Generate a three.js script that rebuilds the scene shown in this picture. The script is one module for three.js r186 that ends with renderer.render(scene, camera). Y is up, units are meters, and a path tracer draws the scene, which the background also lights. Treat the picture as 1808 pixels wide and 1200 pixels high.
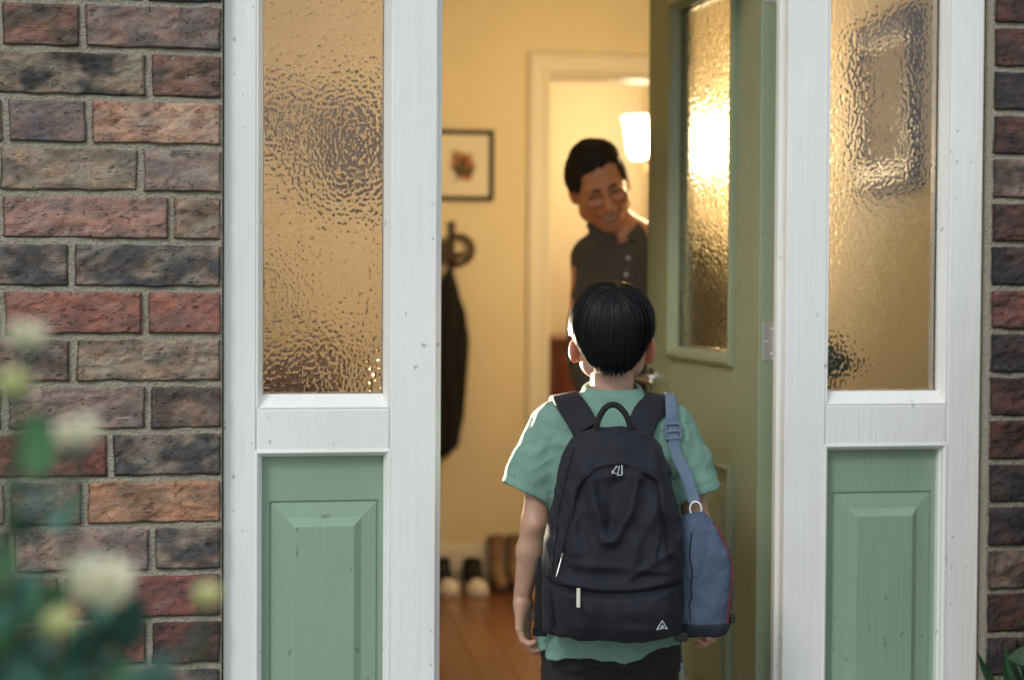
import * as THREE from 'three';
import { RoundedBoxGeometry } from 'three/addons/geometries/RoundedBoxGeometry.js';
import { ImprovedNoise } from 'three/addons/math/ImprovedNoise.js';
import { mergeGeometries, mergeVertices, toCreasedNormals } from 'three/addons/utils/BufferGeometryUtils.js';

// ------------------------------------------------------------------ camera, sky, sun, exposure
const scene = new THREE.Scene();
const camera = new THREE.PerspectiveCamera(25.36, 1808 / 1200, 0.05, 400);
camera.position.set(-0.473, 1.27, 3.165);
camera.rotation.order = 'YXZ';
camera.rotation.set(-0.02269, -0.14835, 0.0058);
camera.setViewOffset(1808, 1200, 0, 50, 1808, 1200);
camera.focus = 2.92;
camera.userData.fStop = 1.8;
scene.add(camera);

const renderer = new THREE.WebGLRenderer({ antialias: true });
renderer.setSize(1024, 679);
renderer.toneMapping = THREE.LinearToneMapping;
renderer.toneMappingExposure = 1.0;
renderer.shadowMap.enabled = true;
{ // soft, slightly blue evening sky
  const W = 256, H = 128, d = new Float32Array(W * H * 4);
  for (let j = 0; j < H; j++) for (let i = 0; i < W; i++) {
    const up = ((j + 0.5) / H - 0.5) * Math.PI, s = Math.max(0, Math.sin(up)), az = ((i + 0.5) / W - 0.5) * 2 * Math.PI;
    const x = Math.cos(az) * Math.cos(up), z = Math.sin(az) * Math.cos(up);
    const g = 0.5 + 0.5 * (x * -0.62 + z * 0.6);                  // brighter towards the hidden sun
    const t = Math.pow(s, 0.6), o = (j * W + i) * 4, L = 0.45 + 0.80 * g;
    d[o] = L * (0.97 - 0.22 * t); d[o + 1] = L * (1.0 - 0.12 * t); d[o + 2] = L * (1.03 - 0.01 * t); d[o + 3] = 1;
  }
  const t = new THREE.DataTexture(d, W, H, THREE.RGBAFormat, THREE.FloatType);
  t.mapping = THREE.EquirectangularReflectionMapping; t.magFilter = THREE.LinearFilter; t.needsUpdate = true;
  scene.background = t; scene.environment = t;
  scene.backgroundIntensity = scene.environmentIntensity = 1.1;
}
const sun = new THREE.DirectionalLight(new THREE.Color(1, 0.95, 0.88), 1.35);
sun.position.set(-5.2, 7.5, 6.2); sun.target.position.set(0, 1, 0);
sun.castShadow = true; sun.shadow.radius = 28; sun.shadow.mapSize.set(2048, 2048);
Object.assign(sun.shadow.camera, { left: -4, right: 4, top: 4, bottom: -4, near: 0.5, far: 30 });
scene.add(sun, sun.target);
const WARM = new THREE.Color(1, 0.70, 0.33);

// ------------------------------------------------------------------ helpers
function rng(a) { return () => { a = (a + 0x6d2b79f5) | 0; let t = Math.imul(a ^ (a >>> 15), 1 | a); t = (t + Math.imul(t ^ (t >>> 7), 61 | t)) ^ t; return ((t ^ (t >>> 14)) >>> 0) / 4294967296; }; }
const V = (x, y, z) => new THREE.Vector3(x, y, z);
const PN = new ImprovedNoise(), n3 = (x, y, z) => PN.noise(x + 37.3, y + 11.7, z + 91.1);
const clamp = (x, a = 0, b = 1) => Math.min(b, Math.max(a, x)), mix = (a, b, t) => a + (b - a) * t;
const sst = (a, b, x) => { const t = clamp((x - a) / (b - a)); return t * t * (3 - 2 * t); };
const lerp3 = (a, b, t) => [mix(a[0], b[0], t), mix(a[1], b[1], t), mix(a[2], b[2], t)];
const names = {};
function numbered(n) { const k = names[n] = (names[n] ?? -1) + 1; return k ? `${n}_${String(k).padStart(3, '0')}` : n; }
function tag(o, label, category, group) { o.userData.label = label; o.userData.category = category; if (group) o.userData.group = group; return o; }
function thing(name, label, category, pos = [0, 0, 0], turn = 0, group) {
  const o = new THREE.Group(); o.name = numbered(name); o.position.set(...pos); o.rotation.y = turn; scene.add(o);
  return tag(o, label, category, group);
}
function part(name, geo, m, parent, label) {
  if (Array.isArray(geo)) geo = merged(geo);
  const o = new THREE.Mesh(geo, m); o.name = parent === scene ? numbered(name) : name; o.castShadow = o.receiveShadow = true;
  if (label) o.userData.label = label;
  parent.add(o); return o;
}
function struct(name, geo, m) { const o = part(name, geo, m, scene); o.userData.kind = 'structure'; return o; }
function merged(list) {
  list = list.map((g) => (g.index ? g.toNonIndexed() : g));
  const col = list.some((g) => g.attributes.color);
  for (const g of list) { for (const k of Object.keys(g.attributes)) if (!['position', 'normal', 'uv', ...(col ? ['color'] : [])].includes(k)) g.deleteAttribute(k); if (!g.attributes.uv) uvBox(g); }
  return mergeGeometries(list);
}
function uvBox(g, s = 1) { // uv in metres by the leading axis of each normal
  const p = g.attributes.position, n = g.attributes.normal, uv = new Float32Array(p.count * 2);
  for (let i = 0; i < p.count; i++) {
    const ax = Math.abs(n.getX(i)), ay = Math.abs(n.getY(i)), az = Math.abs(n.getZ(i)), x = p.getX(i), y = p.getY(i), z = p.getZ(i);
    if (az >= ax && az >= ay) { uv[2 * i] = x * s; uv[2 * i + 1] = y * s; } else if (ax >= ay) { uv[2 * i] = z * s; uv[2 * i + 1] = y * s; } else { uv[2 * i] = x * s; uv[2 * i + 1] = z * s; }
  }
  g.setAttribute('uv', new THREE.BufferAttribute(uv, 2)); return g;
}
function bx(x0, y0, z0, x1, y1, z1, r = 0.003) { // rounded box between two corners
  const w = x1 - x0, h = y1 - y0, d = z1 - z0, q = Math.min(r, w / 2.1, h / 2.1, d / 2.1);
  const g = r > 0 ? new RoundedBoxGeometry(w, h, d, 2, q) : new THREE.BoxGeometry(w, h, d);
  g.translate((x0 + x1) / 2, (y0 + y1) / 2, (z0 + z1) / 2); return uvBox(g);
}
function tris(pos, flat = true) { const g = new THREE.BufferGeometry(); g.setAttribute('position', new THREE.Float32BufferAttribute(pos, 3)); g.computeVertexNormals(); return uvBox(g); }
// a moulding mitred round a rectangle; profile = [[inset, z], ...]; fill closes the middle at the last z
function frameGeo(x0, y0, x1, y1, profile, fill = false) {
  const pos = [], ring = ([i, z]) => [[x0 + i, y0 + i, z], [x1 - i, y0 + i, z], [x1 - i, y1 - i, z], [x0 + i, y1 - i, z]];
  const tri = (...v) => v.forEach((q) => pos.push(...q));
  for (let k = 0; k + 1 < profile.length; k++) {
    const a = ring(profile[k]), b = ring(profile[k + 1]);
    for (let s = 0; s < 4; s++) { const t = (s + 1) % 4; tri(a[s], a[t], b[t]); tri(a[s], b[t], b[s]); }
  }
  if (fill) { const a = ring(profile[profile.length - 1]); tri(a[0], a[1], a[2]); tri(a[0], a[2], a[3]); }
  return tris(pos);
}
const curve = (pts, closed = false) => new THREE.CatmullRomCurve3(pts.map((p) => (p.isVector3 ? p : V(...p))), closed, 'catmullrom', 0.5);
const tube = (pts, r, seg = 24, rad = 8, closed = false) => new THREE.TubeGeometry(curve(pts, closed), seg, r, rad, closed);
function lathe(pts, seg = 24) { return new THREE.LatheGeometry(pts.map(([r, y]) => new THREE.Vector2(r, y)), seg); }
function sph(x, y, z, rx, ry = rx, rz = rx, seg = 16) { const g = new THREE.SphereGeometry(1, seg, Math.round(seg * 0.7)); g.scale(rx, ry, rz); g.translate(x, y, z); return g; }
// a strap: points with outward normals, swept with a rounded-rectangle section
function ribbon(pts, nrm, w, t, seg = 40, closed = false) {
  const c = curve(pts, closed), cn = curve(nrm, closed), pos = [], idx = [], sec = [];
  for (const [sx, sy] of [[1, 1], [-1, 1], [-1, -1], [1, -1]]) for (let q = 0; q < 3; q++) {
    const a = Math.atan2(sy, sx) - Math.PI / 4 + (q / 2) * Math.PI / 2, r = t * 0.45;
    sec.push([sx * (w / 2 - r) + Math.cos(a) * r, sy * (t / 2 - r) + Math.sin(a) * r]);
  }
  const m = sec.length;
  for (let i = 0; i <= seg; i++) {
    const u = i / seg, p = c.getPoint(u), T = c.getTangent(u).normalize(), N = cn.getPoint(u); N.addScaledVector(T, -N.dot(T)).normalize();
    const S = V().crossVectors(N, T).normalize();
    for (const [a, b] of sec) pos.push(p.x + S.x * a + N.x * b, p.y + S.y * a + N.y * b, p.z + S.z * a + N.z * b);
    if (i < seg) for (let k = 0; k < m; k++) { const a = i * m + k, b = i * m + (k + 1) % m; idx.push(a, b, b + m, a, b + m, a + m); }
  }
  for (const o of [0, seg * m]) for (let k = 1; k + 1 < m; k++) o ? idx.push(o, o + k, o + k + 1) : idx.push(o, o + k + 1, o + k);
  const g = new THREE.BufferGeometry(); g.setAttribute('position', new THREE.Float32BufferAttribute(pos, 3)); g.setIndex(idx); g.computeVertexNormals();
  return uvBox(toCreasedNormals(g, 0.9));
}
function xf(g, pos = [0, 0, 0], rot = [0, 0, 0], s = 1) {
  const m = new THREE.Matrix4().compose(V(...pos), new THREE.Quaternion().setFromEuler(new THREE.Euler(...rot)), typeof s === 'number' ? V(s, s, s) : V(...s));
  g.applyMatrix4(m);
  if (m.determinant() < 0) { if (!g.index) { const p = g.attributes; for (const k in p) { const a = p[k], z = a.itemSize; for (let i = 0; i < a.count; i += 3) for (let c = 0; c < z; c++) { const u = (i + 1) * z + c, v = (i + 2) * z + c, q = a.array[u]; a.array[u] = a.array[v]; a.array[v] = q; } } } else { const a = g.index.array; for (let i = 0; i < a.length; i += 3) { const q = a[i + 1]; a[i + 1] = a[i + 2]; a[i + 2] = q; } } }
  return g;
}
// ---- distance fields and a surface-nets mesher
const smin = (a, b, k) => { const h = Math.max(k - Math.abs(a - b), 0) / k; return Math.min(a, b) - h * h * k * 0.25; };
const smax = (a, b, k) => -smin(-a, -b, k);
const rc = (a, b, ra, rb) => { const ux = b[0] - a[0], uy = b[1] - a[1], uz = b[2] - a[2], L = ux * ux + uy * uy + uz * uz; return (x, y, z) => { const px = x - a[0], py = y - a[1], pz = z - a[2], h = clamp((px * ux + py * uy + pz * uz) / L); return Math.hypot(px - ux * h, py - uy * h, pz - uz * h) - mix(ra, rb, h); }; };
const el = (c, r) => (x, y, z) => { const px = (x - c[0]) / r[0], py = (y - c[1]) / r[1], pz = (z - c[2]) / r[2], k0 = Math.hypot(px, py, pz), k1 = Math.hypot(px / r[0], py / r[1], pz / r[2]); return k0 < 1e-6 ? -Math.min(...r) : k0 * (k0 - 1) / k1; };
const sp = (c, r) => (x, y, z) => Math.hypot(x - c[0], y - c[1], z - c[2]) - r;
function blend(list) { return (x, y, z) => { let d = 1e3; for (const [f, k] of list) d = smin(d, f(x, y, z), k); return d; }; } // [[f, k], ...]
function mesh(f, lo, hi, h, colour) {
  const n = [0, 1, 2].map((i) => Math.ceil((hi[i] - lo[i]) / h / 4) * 4 + 1), [nx, ny, nz] = n, at = (i, j, k) => (k * ny + j) * nx + i, v = new Float32Array(nx * ny * nz);
  for (let k = 0; k < nz - 1; k += 4) for (let j = 0; j < ny - 1; j += 4) for (let i = 0; i < nx - 1; i += 4) {
    const c = f(lo[0] + (i + 2) * h, lo[1] + (j + 2) * h, lo[2] + (k + 2) * h), far = Math.abs(c) > h * 7.5;
    const ie = i + 4 === nx - 1 ? 5 : 4, je = j + 4 === ny - 1 ? 5 : 4, ke = k + 4 === nz - 1 ? 5 : 4;
    for (let c3 = 0; c3 < ke; c3++) for (let b = 0; b < je; b++) for (let a = 0; a < ie; a++) v[at(i + a, j + b, k + c3)] = far ? c : f(lo[0] + (i + a) * h, lo[1] + (j + b) * h, lo[2] + (k + c3) * h);
  }
  const id = new Int32Array(nx * ny * nz).fill(-1), pos = [], idx = [];
  const E = [[0, 1], [2, 3], [4, 5], [6, 7], [0, 2], [1, 3], [4, 6], [5, 7], [0, 4], [1, 5], [2, 6], [3, 7]], c8 = new Float32Array(8);
  for (let k = 0; k < nz - 1; k++) for (let j = 0; j < ny - 1; j++) for (let i = 0; i < nx - 1; i++) {
    let m = 0;
    for (let q = 0; q < 8; q++) { c8[q] = v[at(i + (q & 1), j + ((q >> 1) & 1), k + (q >> 2))]; if (c8[q] < 0) m |= 1 << q; }
    if (!m || m === 255) continue;
    let sx = 0, sy = 0, sz = 0, c = 0;
    for (const [a, b] of E) if ((c8[a] < 0) !== (c8[b] < 0)) { const t = c8[a] / (c8[a] - c8[b]); sx += mix(a & 1, b & 1, t); sy += mix((a >> 1) & 1, (b >> 1) & 1, t); sz += mix(a >> 2, b >> 2, t); c++; }
    id[at(i, j, k)] = pos.length / 3; pos.push(lo[0] + (i + sx / c) * h, lo[1] + (j + sy / c) * h, lo[2] + (k + sz / c) * h);
  }
  const quad = (a, b, c, d, flip) => { if (a < 0 || b < 0 || c < 0 || d < 0) return; flip ? idx.push(a, b, c, a, c, d) : idx.push(a, c, b, a, d, c); };
  for (let k = 1; k < nz - 1; k++) for (let j = 1; j < ny - 1; j++) for (let i = 1; i < nx - 1; i++) {
    const s = v[at(i, j, k)] < 0;
    if (s !== v[at(i + 1, j, k)] < 0) quad(id[at(i, j - 1, k - 1)], id[at(i, j, k - 1)], id[at(i, j, k)], id[at(i, j - 1, k)], s);
    if (s !== v[at(i, j + 1, k)] < 0) quad(id[at(i - 1, j, k - 1)], id[at(i - 1, j, k)], id[at(i, j, k)], id[at(i, j, k - 1)], s);
    if (s !== v[at(i, j, k + 1)] < 0) quad(id[at(i - 1, j - 1, k)], id[at(i, j - 1, k)], id[at(i, j, k)], id[at(i - 1, j, k)], s);
  }
  const N = pos.length / 3, nor = new Float32Array(N * 3), uv = new Float32Array(N * 2), col = colour && new Float32Array(N * 3), e = h * 0.6;
  for (let i = 0; i < N; i++) {
    const x = pos[3 * i], y = pos[3 * i + 1], z = pos[3 * i + 2];
    let a = f(x + e, y, z) - f(x - e, y, z), b = f(x, y + e, z) - f(x, y - e, z), c = f(x, y, z + e) - f(x, y, z - e); const l = Math.hypot(a, b, c) || 1;
    nor[3 * i] = a / l; nor[3 * i + 1] = b / l; nor[3 * i + 2] = c / l; uv[2 * i] = x + 0.6 * z; uv[2 * i + 1] = y + 0.3 * z;
    if (colour) col.set(colour(x, y, z, nor[3 * i], nor[3 * i + 1], nor[3 * i + 2]), 3 * i);
  }
  const g = new THREE.BufferGeometry();
  g.setAttribute('position', new THREE.Float32BufferAttribute(pos, 3)); g.setAttribute('normal', new THREE.BufferAttribute(nor, 3)); g.setAttribute('uv', new THREE.BufferAttribute(uv, 2));
  if (colour) g.setAttribute('color', new THREE.BufferAttribute(col, 3));
  g.setIndex(idx); return g;
}
const grad = (f, p, e = 0.003) => V(f(p.x + e, p.y, p.z) - f(p.x - e, p.y, p.z), f(p.x, p.y + e, p.z) - f(p.x, p.y - e, p.z), f(p.x, p.y, p.z + e) - f(p.x, p.y, p.z - e)).normalize();
function onto(f, p, off) { p = p.clone(); for (let i = 0; i < 8; i++) { const d = f(p.x, p.y, p.z) - off; p.addScaledVector(grad(f, p), -d * 0.8); } return p; }
// piecewise smooth profile: rows [y, a, b, ...]
function profile(rows) { return (y, k) => { if (y <= rows[0][0]) return rows[0][k]; for (let i = 0; i + 1 < rows.length; i++) if (y <= rows[i + 1][0]) { const t = (y - rows[i][0]) / (rows[i + 1][0] - rows[i][0]); return mix(rows[i][k], rows[i + 1][k], t * t * (3 - 2 * t) * 0.5 + t * 0.5); } return rows[rows.length - 1][k]; }; }

// ---- textures
function hash2(x, y, s) { let h = Math.imul(x, 374761393) ^ Math.imul(y, 668265263) ^ Math.imul(s, 1274126177); h = Math.imul(h ^ (h >>> 13), 1274126177); return ((h ^ (h >>> 16)) >>> 0) / 4294967296; }
function vn(x, y, px, py, s) { const ix = Math.floor(x), iy = Math.floor(y), fx = x - ix, fy = y - iy, u = fx * fx * (3 - 2 * fx), w = fy * fy * (3 - 2 * fy), m = (a, p) => ((a % p) + p) % p; const x0 = m(ix, px), x1 = m(ix + 1, px), y0 = m(iy, py), y1 = m(iy + 1, py); return mix(mix(hash2(x0, y0, s), hash2(x1, y0, s), u), mix(hash2(x0, y1, s), hash2(x1, y1, s), u), w); }
function fbm(u, v, px, py, oct, s) { let a = 0, w = 0.5, t = 0; for (let i = 0; i < oct; i++) { a += w * vn(u * px, v * py, px, py, s + i); t += w; w *= 0.55; px *= 2; py *= 2; } return a / t; }
function tex(W, H, f, metres, srgb = false) {
  const d = new Uint8Array(W * H * 4);
  for (let j = 0; j < H; j++) for (let i = 0; i < W; i++) { let c = f(i / W, j / H); if (typeof c === 'number') c = [c, c, c]; const o = (j * W + i) * 4; d[o] = clamp(c[0]) * 255; d[o + 1] = clamp(c[1]) * 255; d[o + 2] = clamp(c[2]) * 255; d[o + 3] = 255; }
  const t = new THREE.DataTexture(d, W, H); t.wrapS = t.wrapT = THREE.RepeatWrapping; t.magFilter = THREE.LinearFilter; t.minFilter = THREE.LinearMipmapLinearFilter; t.repeat.set(1 / metres, 1 / (metres * H / W));
  if (srgb) t.colorSpace = THREE.SRGBColorSpace; t.needsUpdate = true; return t;
}
const brickFn = (u, v) => {
  const grain = fbm(u, v, 90, 90, 3, 1), crease = 1 - Math.abs(fbm(u, v, 5, 22, 4, 9) * 2 - 1), pit = sst(0.70, 0.78, fbm(u, v, 40, 46, 3, 21));
  const big = fbm(u, v, 16, 24, 3, 27), hole = sst(0.74, 0.80, fbm(u, v, 20, 26, 3, 41));
  return clamp(0.42 * grain + 0.30 * big + 0.32 - 0.13 * sst(0.80, 1, crease) - 0.4 * pit - 0.5 * hole);
};
const T = {
  brickC: tex(1024, 1024, (u, v) => { const h = brickFn(u, v), b = fbm(u, v, 14, 20, 4, 33); const k = 0.42 + 0.55 * h + 0.22 * (b - 0.5); return [k, k * (0.985 + 0.03 * b), k * (0.97 + 0.05 * b)]; }, 0.5),
  brickB: tex(1024, 1024, brickFn, 0.5),
  sandC: tex(512, 512, (u, v) => 0.62 + 0.3 * fbm(u, v, 60, 60, 3, 4) + 0.12 * (fbm(u, v, 6, 6, 3, 5) - 0.5), 0.3),
  sandB: tex(512, 512, (u, v) => fbm(u, v, 70, 70, 3, 4), 0.3),
  paintC: tex(1024, 1024, (u, v) => { const sp = sst(0.78, 0.83, fbm(u, v, 48, 40, 3, 51)) * sst(0.46, 0.62, fbm(u, v, 4, 4, 3, 61)), gr = fbm(u, v, 5, 3, 5, 52), k = 0.91 + 0.11 * gr + 0.03 * (fbm(u, v, 120, 10, 2, 55) - 0.5) - 0.38 * sp; return [k, k * (0.99 + 0.01 * gr), k * (0.965 + 0.035 * gr)]; }, 0.9),
  paintB: tex(1024, 1024, (u, v) => 0.5 * fbm(u, v, 160, 6, 3, 53) + 0.5 * fbm(u, v, 24, 14, 4, 54) - 0.5 * sst(0.80, 0.84, fbm(u, v, 48, 40, 3, 51)) * sst(0.5, 0.62, fbm(u, v, 4, 4, 3, 61)), 0.9),
  plasterC: tex(512, 512, (u, v) => 0.93 + 0.08 * (fbm(u, v, 5, 5, 5, 71) - 0.5), 1.3),
  plasterB: tex(512, 512, (u, v) => fbm(u, v, 40, 40, 4, 72), 0.7),
  woodC: tex(512, 1024, (u, v) => { const w = fbm(u, v, 6, 2, 3, 81), g = 0.5 + 0.5 * Math.sin((u * 14 + w * 5) * 6.283), f = fbm(u, v, 120, 6, 3, 82), k = 0.62 + 0.2 * g + 0.25 * (f - 0.5); return [k, k * 0.93, k * 0.86]; }, 0.4),
  woodB: tex(512, 1024, (u, v) => fbm(u, v, 120, 6, 3, 82), 0.4),
  clothB: tex(512, 512, (u, v) => 0.35 * (0.5 + 0.5 * Math.sin(u * 6.2832 * 128)) * (0.5 + 0.5 * Math.sin(v * 6.2832 * 128)) + 0.65 * fbm(u, v, 32, 32, 4, 91), 0.1),
  clothC: tex(512, 512, (u, v) => 0.86 + 0.16 * fbm(u, v, 60, 60, 3, 92) + 0.06 * (fbm(u, v, 5, 5, 3, 93) - 0.5), 0.12),
  denimC: tex(512, 512, (u, v) => 0.68 + 0.42 * fbm(u, v, 90, 70, 3, 95) + 0.2 * (fbm(u, v, 7, 6, 3, 96) - 0.5), 0.16),
  leafC: tex(256, 256, (u, v) => 0.8 + 0.35 * (fbm(u, v, 9, 9, 4, 97) - 0.3), 0.08),
};
const S = (r, g, b, rough = 0.6, o = {}) => new THREE.MeshPhysicalMaterial({ color: new THREE.Color().setRGB(r, g, b), roughness: rough, ...o });
const M = {
  white: S(0.83, 0.83, 0.80, 0.45, { map: T.paintC, bumpMap: T.paintB, bumpScale: 0.0016 }),
  green: S(0.25, 0.365, 0.265, 0.42, { map: T.paintC, bumpMap: T.paintB, bumpScale: 0.0014 }),
  brick: S(1, 1, 1, 0.92, { map: T.brickC, bumpMap: T.brickB, bumpScale: 0.0042, vertexColors: true }),
  mortar: S(0.40, 0.365, 0.28, 0.95, { map: T.sandC, bumpMap: T.sandB, bumpScale: 0.004 }),
  stone: S(0.34, 0.33, 0.31, 0.9, { map: T.sandC, bumpMap: T.sandB, bumpScale: 0.003 }),
  wall: S(0.78, 0.68, 0.47, 0.85, { map: T.plasterC, bumpMap: T.plasterB, bumpScale: 0.0012 }),
  trim: S(0.80, 0.74, 0.60, 0.5, { map: T.plasterC }),
  ceiling: S(0.8, 0.76, 0.68, 0.9, { map: T.plasterC }),
  mahogany: S(0.20, 0.055, 0.025, 0.35, { map: T.woodC, bumpMap: T.woodB, bumpScale: 0.0006 }),
  wood: S(0.17, 0.08, 0.035, 0.4, { map: T.woodC, bumpMap: T.woodB, bumpScale: 0.0006 }),
  glass: S(0.985, 0.975, 0.95, 0.0, { transmission: 1, thickness: 0.004, ior: 1.5 }),
  pane: S(1, 1, 1, 0.02, { transmission: 1, thickness: 0, ior: 1.5 }),
  rim: S(0.10, 0.085, 0.07, 0.35, { metalness: 0.6 }),
  doorGlass: S(0.99, 0.98, 0.96, 0.0, { transmission: 1, thickness: 0.004, ior: 1.2, specularIntensity: 0.3 }),
  hookWood: S(0.055, 0.020, 0.010, 0.5, { map: T.woodC }),
  lens: S(1, 1, 1, 0.02, { transmission: 1, thickness: 0, ior: 1.5, specularIntensity: 0.03 }),
  chrome: S(0.75, 0.74, 0.72, 0.22, { metalness: 1 }),
  steel: S(0.55, 0.54, 0.52, 0.42, { metalness: 1, bumpMap: T.sandB, bumpScale: 0.0004 }),
  brass: S(0.70, 0.48, 0.20, 0.3, { metalness: 1 }),
  black: S(0.012, 0.011, 0.011, 0.45),
  blackCloth: S(0.005, 0.0045, 0.005, 0.95, { bumpMap: T.clothB, bumpScale: 0.0008 }),
  skin: S(1, 1, 1, 0.5, { vertexColors: true, sheen: 0.15, sheenRoughness: 0.5 }),
  hair: S(0.0030, 0.0030, 0.0040, 0.40, { specularIntensity: 0.4 }),
  manHair: S(0.014, 0.009, 0.007, 0.5, { specularIntensity: 0.6 }),
  tee: S(0.165, 0.295, 0.235, 0.9, { map: T.clothC, bumpMap: T.clothB, bumpScale: 0.0006, sheen: 0.25, sheenRoughness: 0.6 }),
  trousers: S(0.016, 0.014, 0.016, 0.9, { map: T.clothC, bumpMap: T.clothB, bumpScale: 0.0008, sheen: 0.1 }),
  bag: S(0.0055, 0.0066, 0.0135, 0.80, { map: T.clothC, bumpMap: T.clothB, bumpScale: 0.0008, sheen: 0.12, sheenRoughness: 0.5, sheenColor: new THREE.Color(0.25, 0.27, 0.36) }),
  webbing: S(0.006, 0.006, 0.008, 0.88, { bumpMap: T.clothB, bumpScale: 0.0008 }),
  blueWeb: S(0.12, 0.17, 0.245, 0.75, { map: T.clothC, bumpMap: T.clothB, bumpScale: 0.0008 }),
  denim: S(0.076, 0.108, 0.168, 0.85, { map: T.denimC, bumpMap: T.clothB, bumpScale: 0.001 }),
  navy: S(0.012, 0.016, 0.03, 0.8, { bumpMap: T.clothB, bumpScale: 0.0008 }),
  red: S(0.13, 0.022, 0.03, 0.7),
  print: S(0.55, 0.58, 0.6, 0.6),
  shirt: S(0.078, 0.066, 0.055, 0.85, { map: T.clothC, bumpMap: T.clothB, bumpScale: 0.0007 }),
};
for (const k of ['hair', 'manHair', 'skin']) M[k].side = THREE.DoubleSide;

// ------------------------------------------------------------------ the setting outside
struct('ground', uvBox(new THREE.PlaneGeometry(240, 240, 1, 1).rotateX(-Math.PI / 2).translate(0, -0.26, 0)), S(0.09, 0.12, 0.05, 0.95, { map: T.sandC }));
struct('path', bx(-0.75, -0.256, 0.9, 1.2, -0.22, 14, 0.004), M.stone);
struct('doorstep', bx(-0.72, -0.25, 0.03, 1.18, -0.1, 0.95, 0.012), M.stone);

// ------------------------------------------------------------------ brick walls
const BC = { // [main colour, patch colour, share of the patch]
  rb: [[0.235, 0.125, 0.09], [0.12, 0.085, 0.07], 0.45], pinkgrey: [[0.30, 0.20, 0.165], [0.17, 0.125, 0.115], 0.5], tanblack: [[0.29, 0.225, 0.165], [0.045, 0.04, 0.038], 0.48],
  purple: [[0.26, 0.19, 0.17], [0.15, 0.115, 0.115], 0.5], tanpink: [[0.48, 0.31, 0.215], [0.30, 0.16, 0.115], 0.4], tan: [[0.34, 0.255, 0.185], [0.18, 0.135, 0.10], 0.45],
  mauve: [[0.34, 0.25, 0.205], [0.19, 0.14, 0.125], 0.5], pinkbrown: [[0.36, 0.21, 0.165], [0.20, 0.13, 0.11], 0.42], tanbrown: [[0.32, 0.24, 0.18], [0.20, 0.13, 0.095], 0.4],
  dark: [[0.27, 0.21, 0.165], [0.075, 0.067, 0.066], 0.56], red: [[0.30, 0.130, 0.098], [0.20, 0.10, 0.08], 0.4], orange: [[0.44, 0.235, 0.14], [0.26, 0.15, 0.095], 0.38],
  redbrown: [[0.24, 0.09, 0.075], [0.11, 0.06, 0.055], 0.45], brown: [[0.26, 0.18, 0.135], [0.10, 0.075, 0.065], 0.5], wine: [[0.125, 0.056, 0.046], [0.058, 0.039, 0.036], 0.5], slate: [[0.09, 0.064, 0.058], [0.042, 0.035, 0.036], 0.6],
};
function brickGeo(w, h, seed, key, fine = true) {
  const d = 0.07, r = 0.0035, q = rng(seed * 7919 + 13), nx = fine ? Math.max(6, Math.round(w / 0.0055)) : 8, ny = fine ? 16 : 5;
  let g = new THREE.BoxGeometry(w, h, d, nx, ny, fine ? 4 : 2); g.deleteAttribute('uv'); g.deleteAttribute('normal'); g = mergeVertices(g, 1e-5);
  const p = g.attributes.position, ox = q() * 50, oy = q() * 50, tilt = (q() - 0.5) * 0.02, rough = 0.6 + q() * 0.9;
  const col = new Float32Array(p.count * 3), [c0, c1, share] = BC[key], jit = 0.9 + q() * 0.2;
  for (let i = 0; i < p.count; i++) {
    let x = p.getX(i), y = p.getY(i), z = p.getZ(i);
    const e = 0.003 * n3(x * 22 + ox, y * 22 + oy, 3), e2 = 0.003 * n3(x * 18 + oy, y * 18 + ox, 8), W = w / 2 - r, H = h / 2 - r, D = d / 2 - r;
    const cx = clamp(x, -W, W), cy = clamp(y, -H, H), cz = clamp(z, -D, D), l = Math.hypot(x - cx, y - cy, z - cz) || 1;
    if (l < 1) { x = cx + (x - cx) / l * r; y = cy + (y - cy) / l * r; z = cz + (z - cz) / l * r; }
    const side = sst(0.7, 1, Math.abs(p.getY(i)) / (h / 2)), end = sst(0.9, 1, Math.abs(p.getX(i)) / (w / 2));
    y += side * (e + e2 * 0.6) * Math.sign(y); x += end * e2 * Math.sign(x) * 1.2;
    if (p.getZ(i) > d / 2 - 0.02) {
      const f = sst(1, 0.86, Math.abs(p.getY(i)) / (h / 2)) * sst(1, 0.95, Math.abs(p.getX(i)) / (w / 2));
      const cr = 1 - Math.abs(n3(x * 11 + ox, y * 46 + oy + n3(x * 30, y * 30, oy) * 0.7, 5)) * 2.6;
      z += 0.003 * n3(x * 14 + oy, y * 26 + ox, 1) * rough + 0.0016 * n3(x * 70 + oy, y * 70 + ox, 4) - rough * 0.0028 * sst(0.45, 1, cr) * f + tilt * x - (1 - f) * 0.001;
    }
    p.setXYZ(i, x, y, z);
    const m = 0.5 + 0.5 * (n3(x * 13 + ox, y * 24 + oy, 11) * 1.15 + 0.6 * n3(x * 45 + ox, y * 60 + oy, 12)), hue = n3(x * 20 + oy, y * 30 + ox, 19), t = sst(1 - share - 0.26, 1 - share + 0.32, m + 0.06);
    const lime = 0.12 * sst(0.3, 0.55, n3(x * 30 + oy, y * 40 + oy, 17)), k = jit * (0.93 + 0.14 * n3(x * 60, y * 60, ox));
    const c = lerp3(lerp3(c0, c1, t), [0.42, 0.39, 0.34], lime * (key === 'wine' || key === 'slate' ? 0.3 : 1)); col.set([c[0] * (1 + 0.22 * hue), c[1], c[2] * (1 - 0.12 * hue)].map((v) => v * k * 1.25), 3 * i);
  }
  g.setAttribute('color', new THREE.BufferAttribute(col, 3)); g.computeVertexNormals(); uvBox(g);
  const u = g.attributes.uv; for (let i = 0; i < u.count; i++) u.setXY(i, u.getX(i) + ox, u.getY(i) + oy);
  return g;
}
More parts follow.
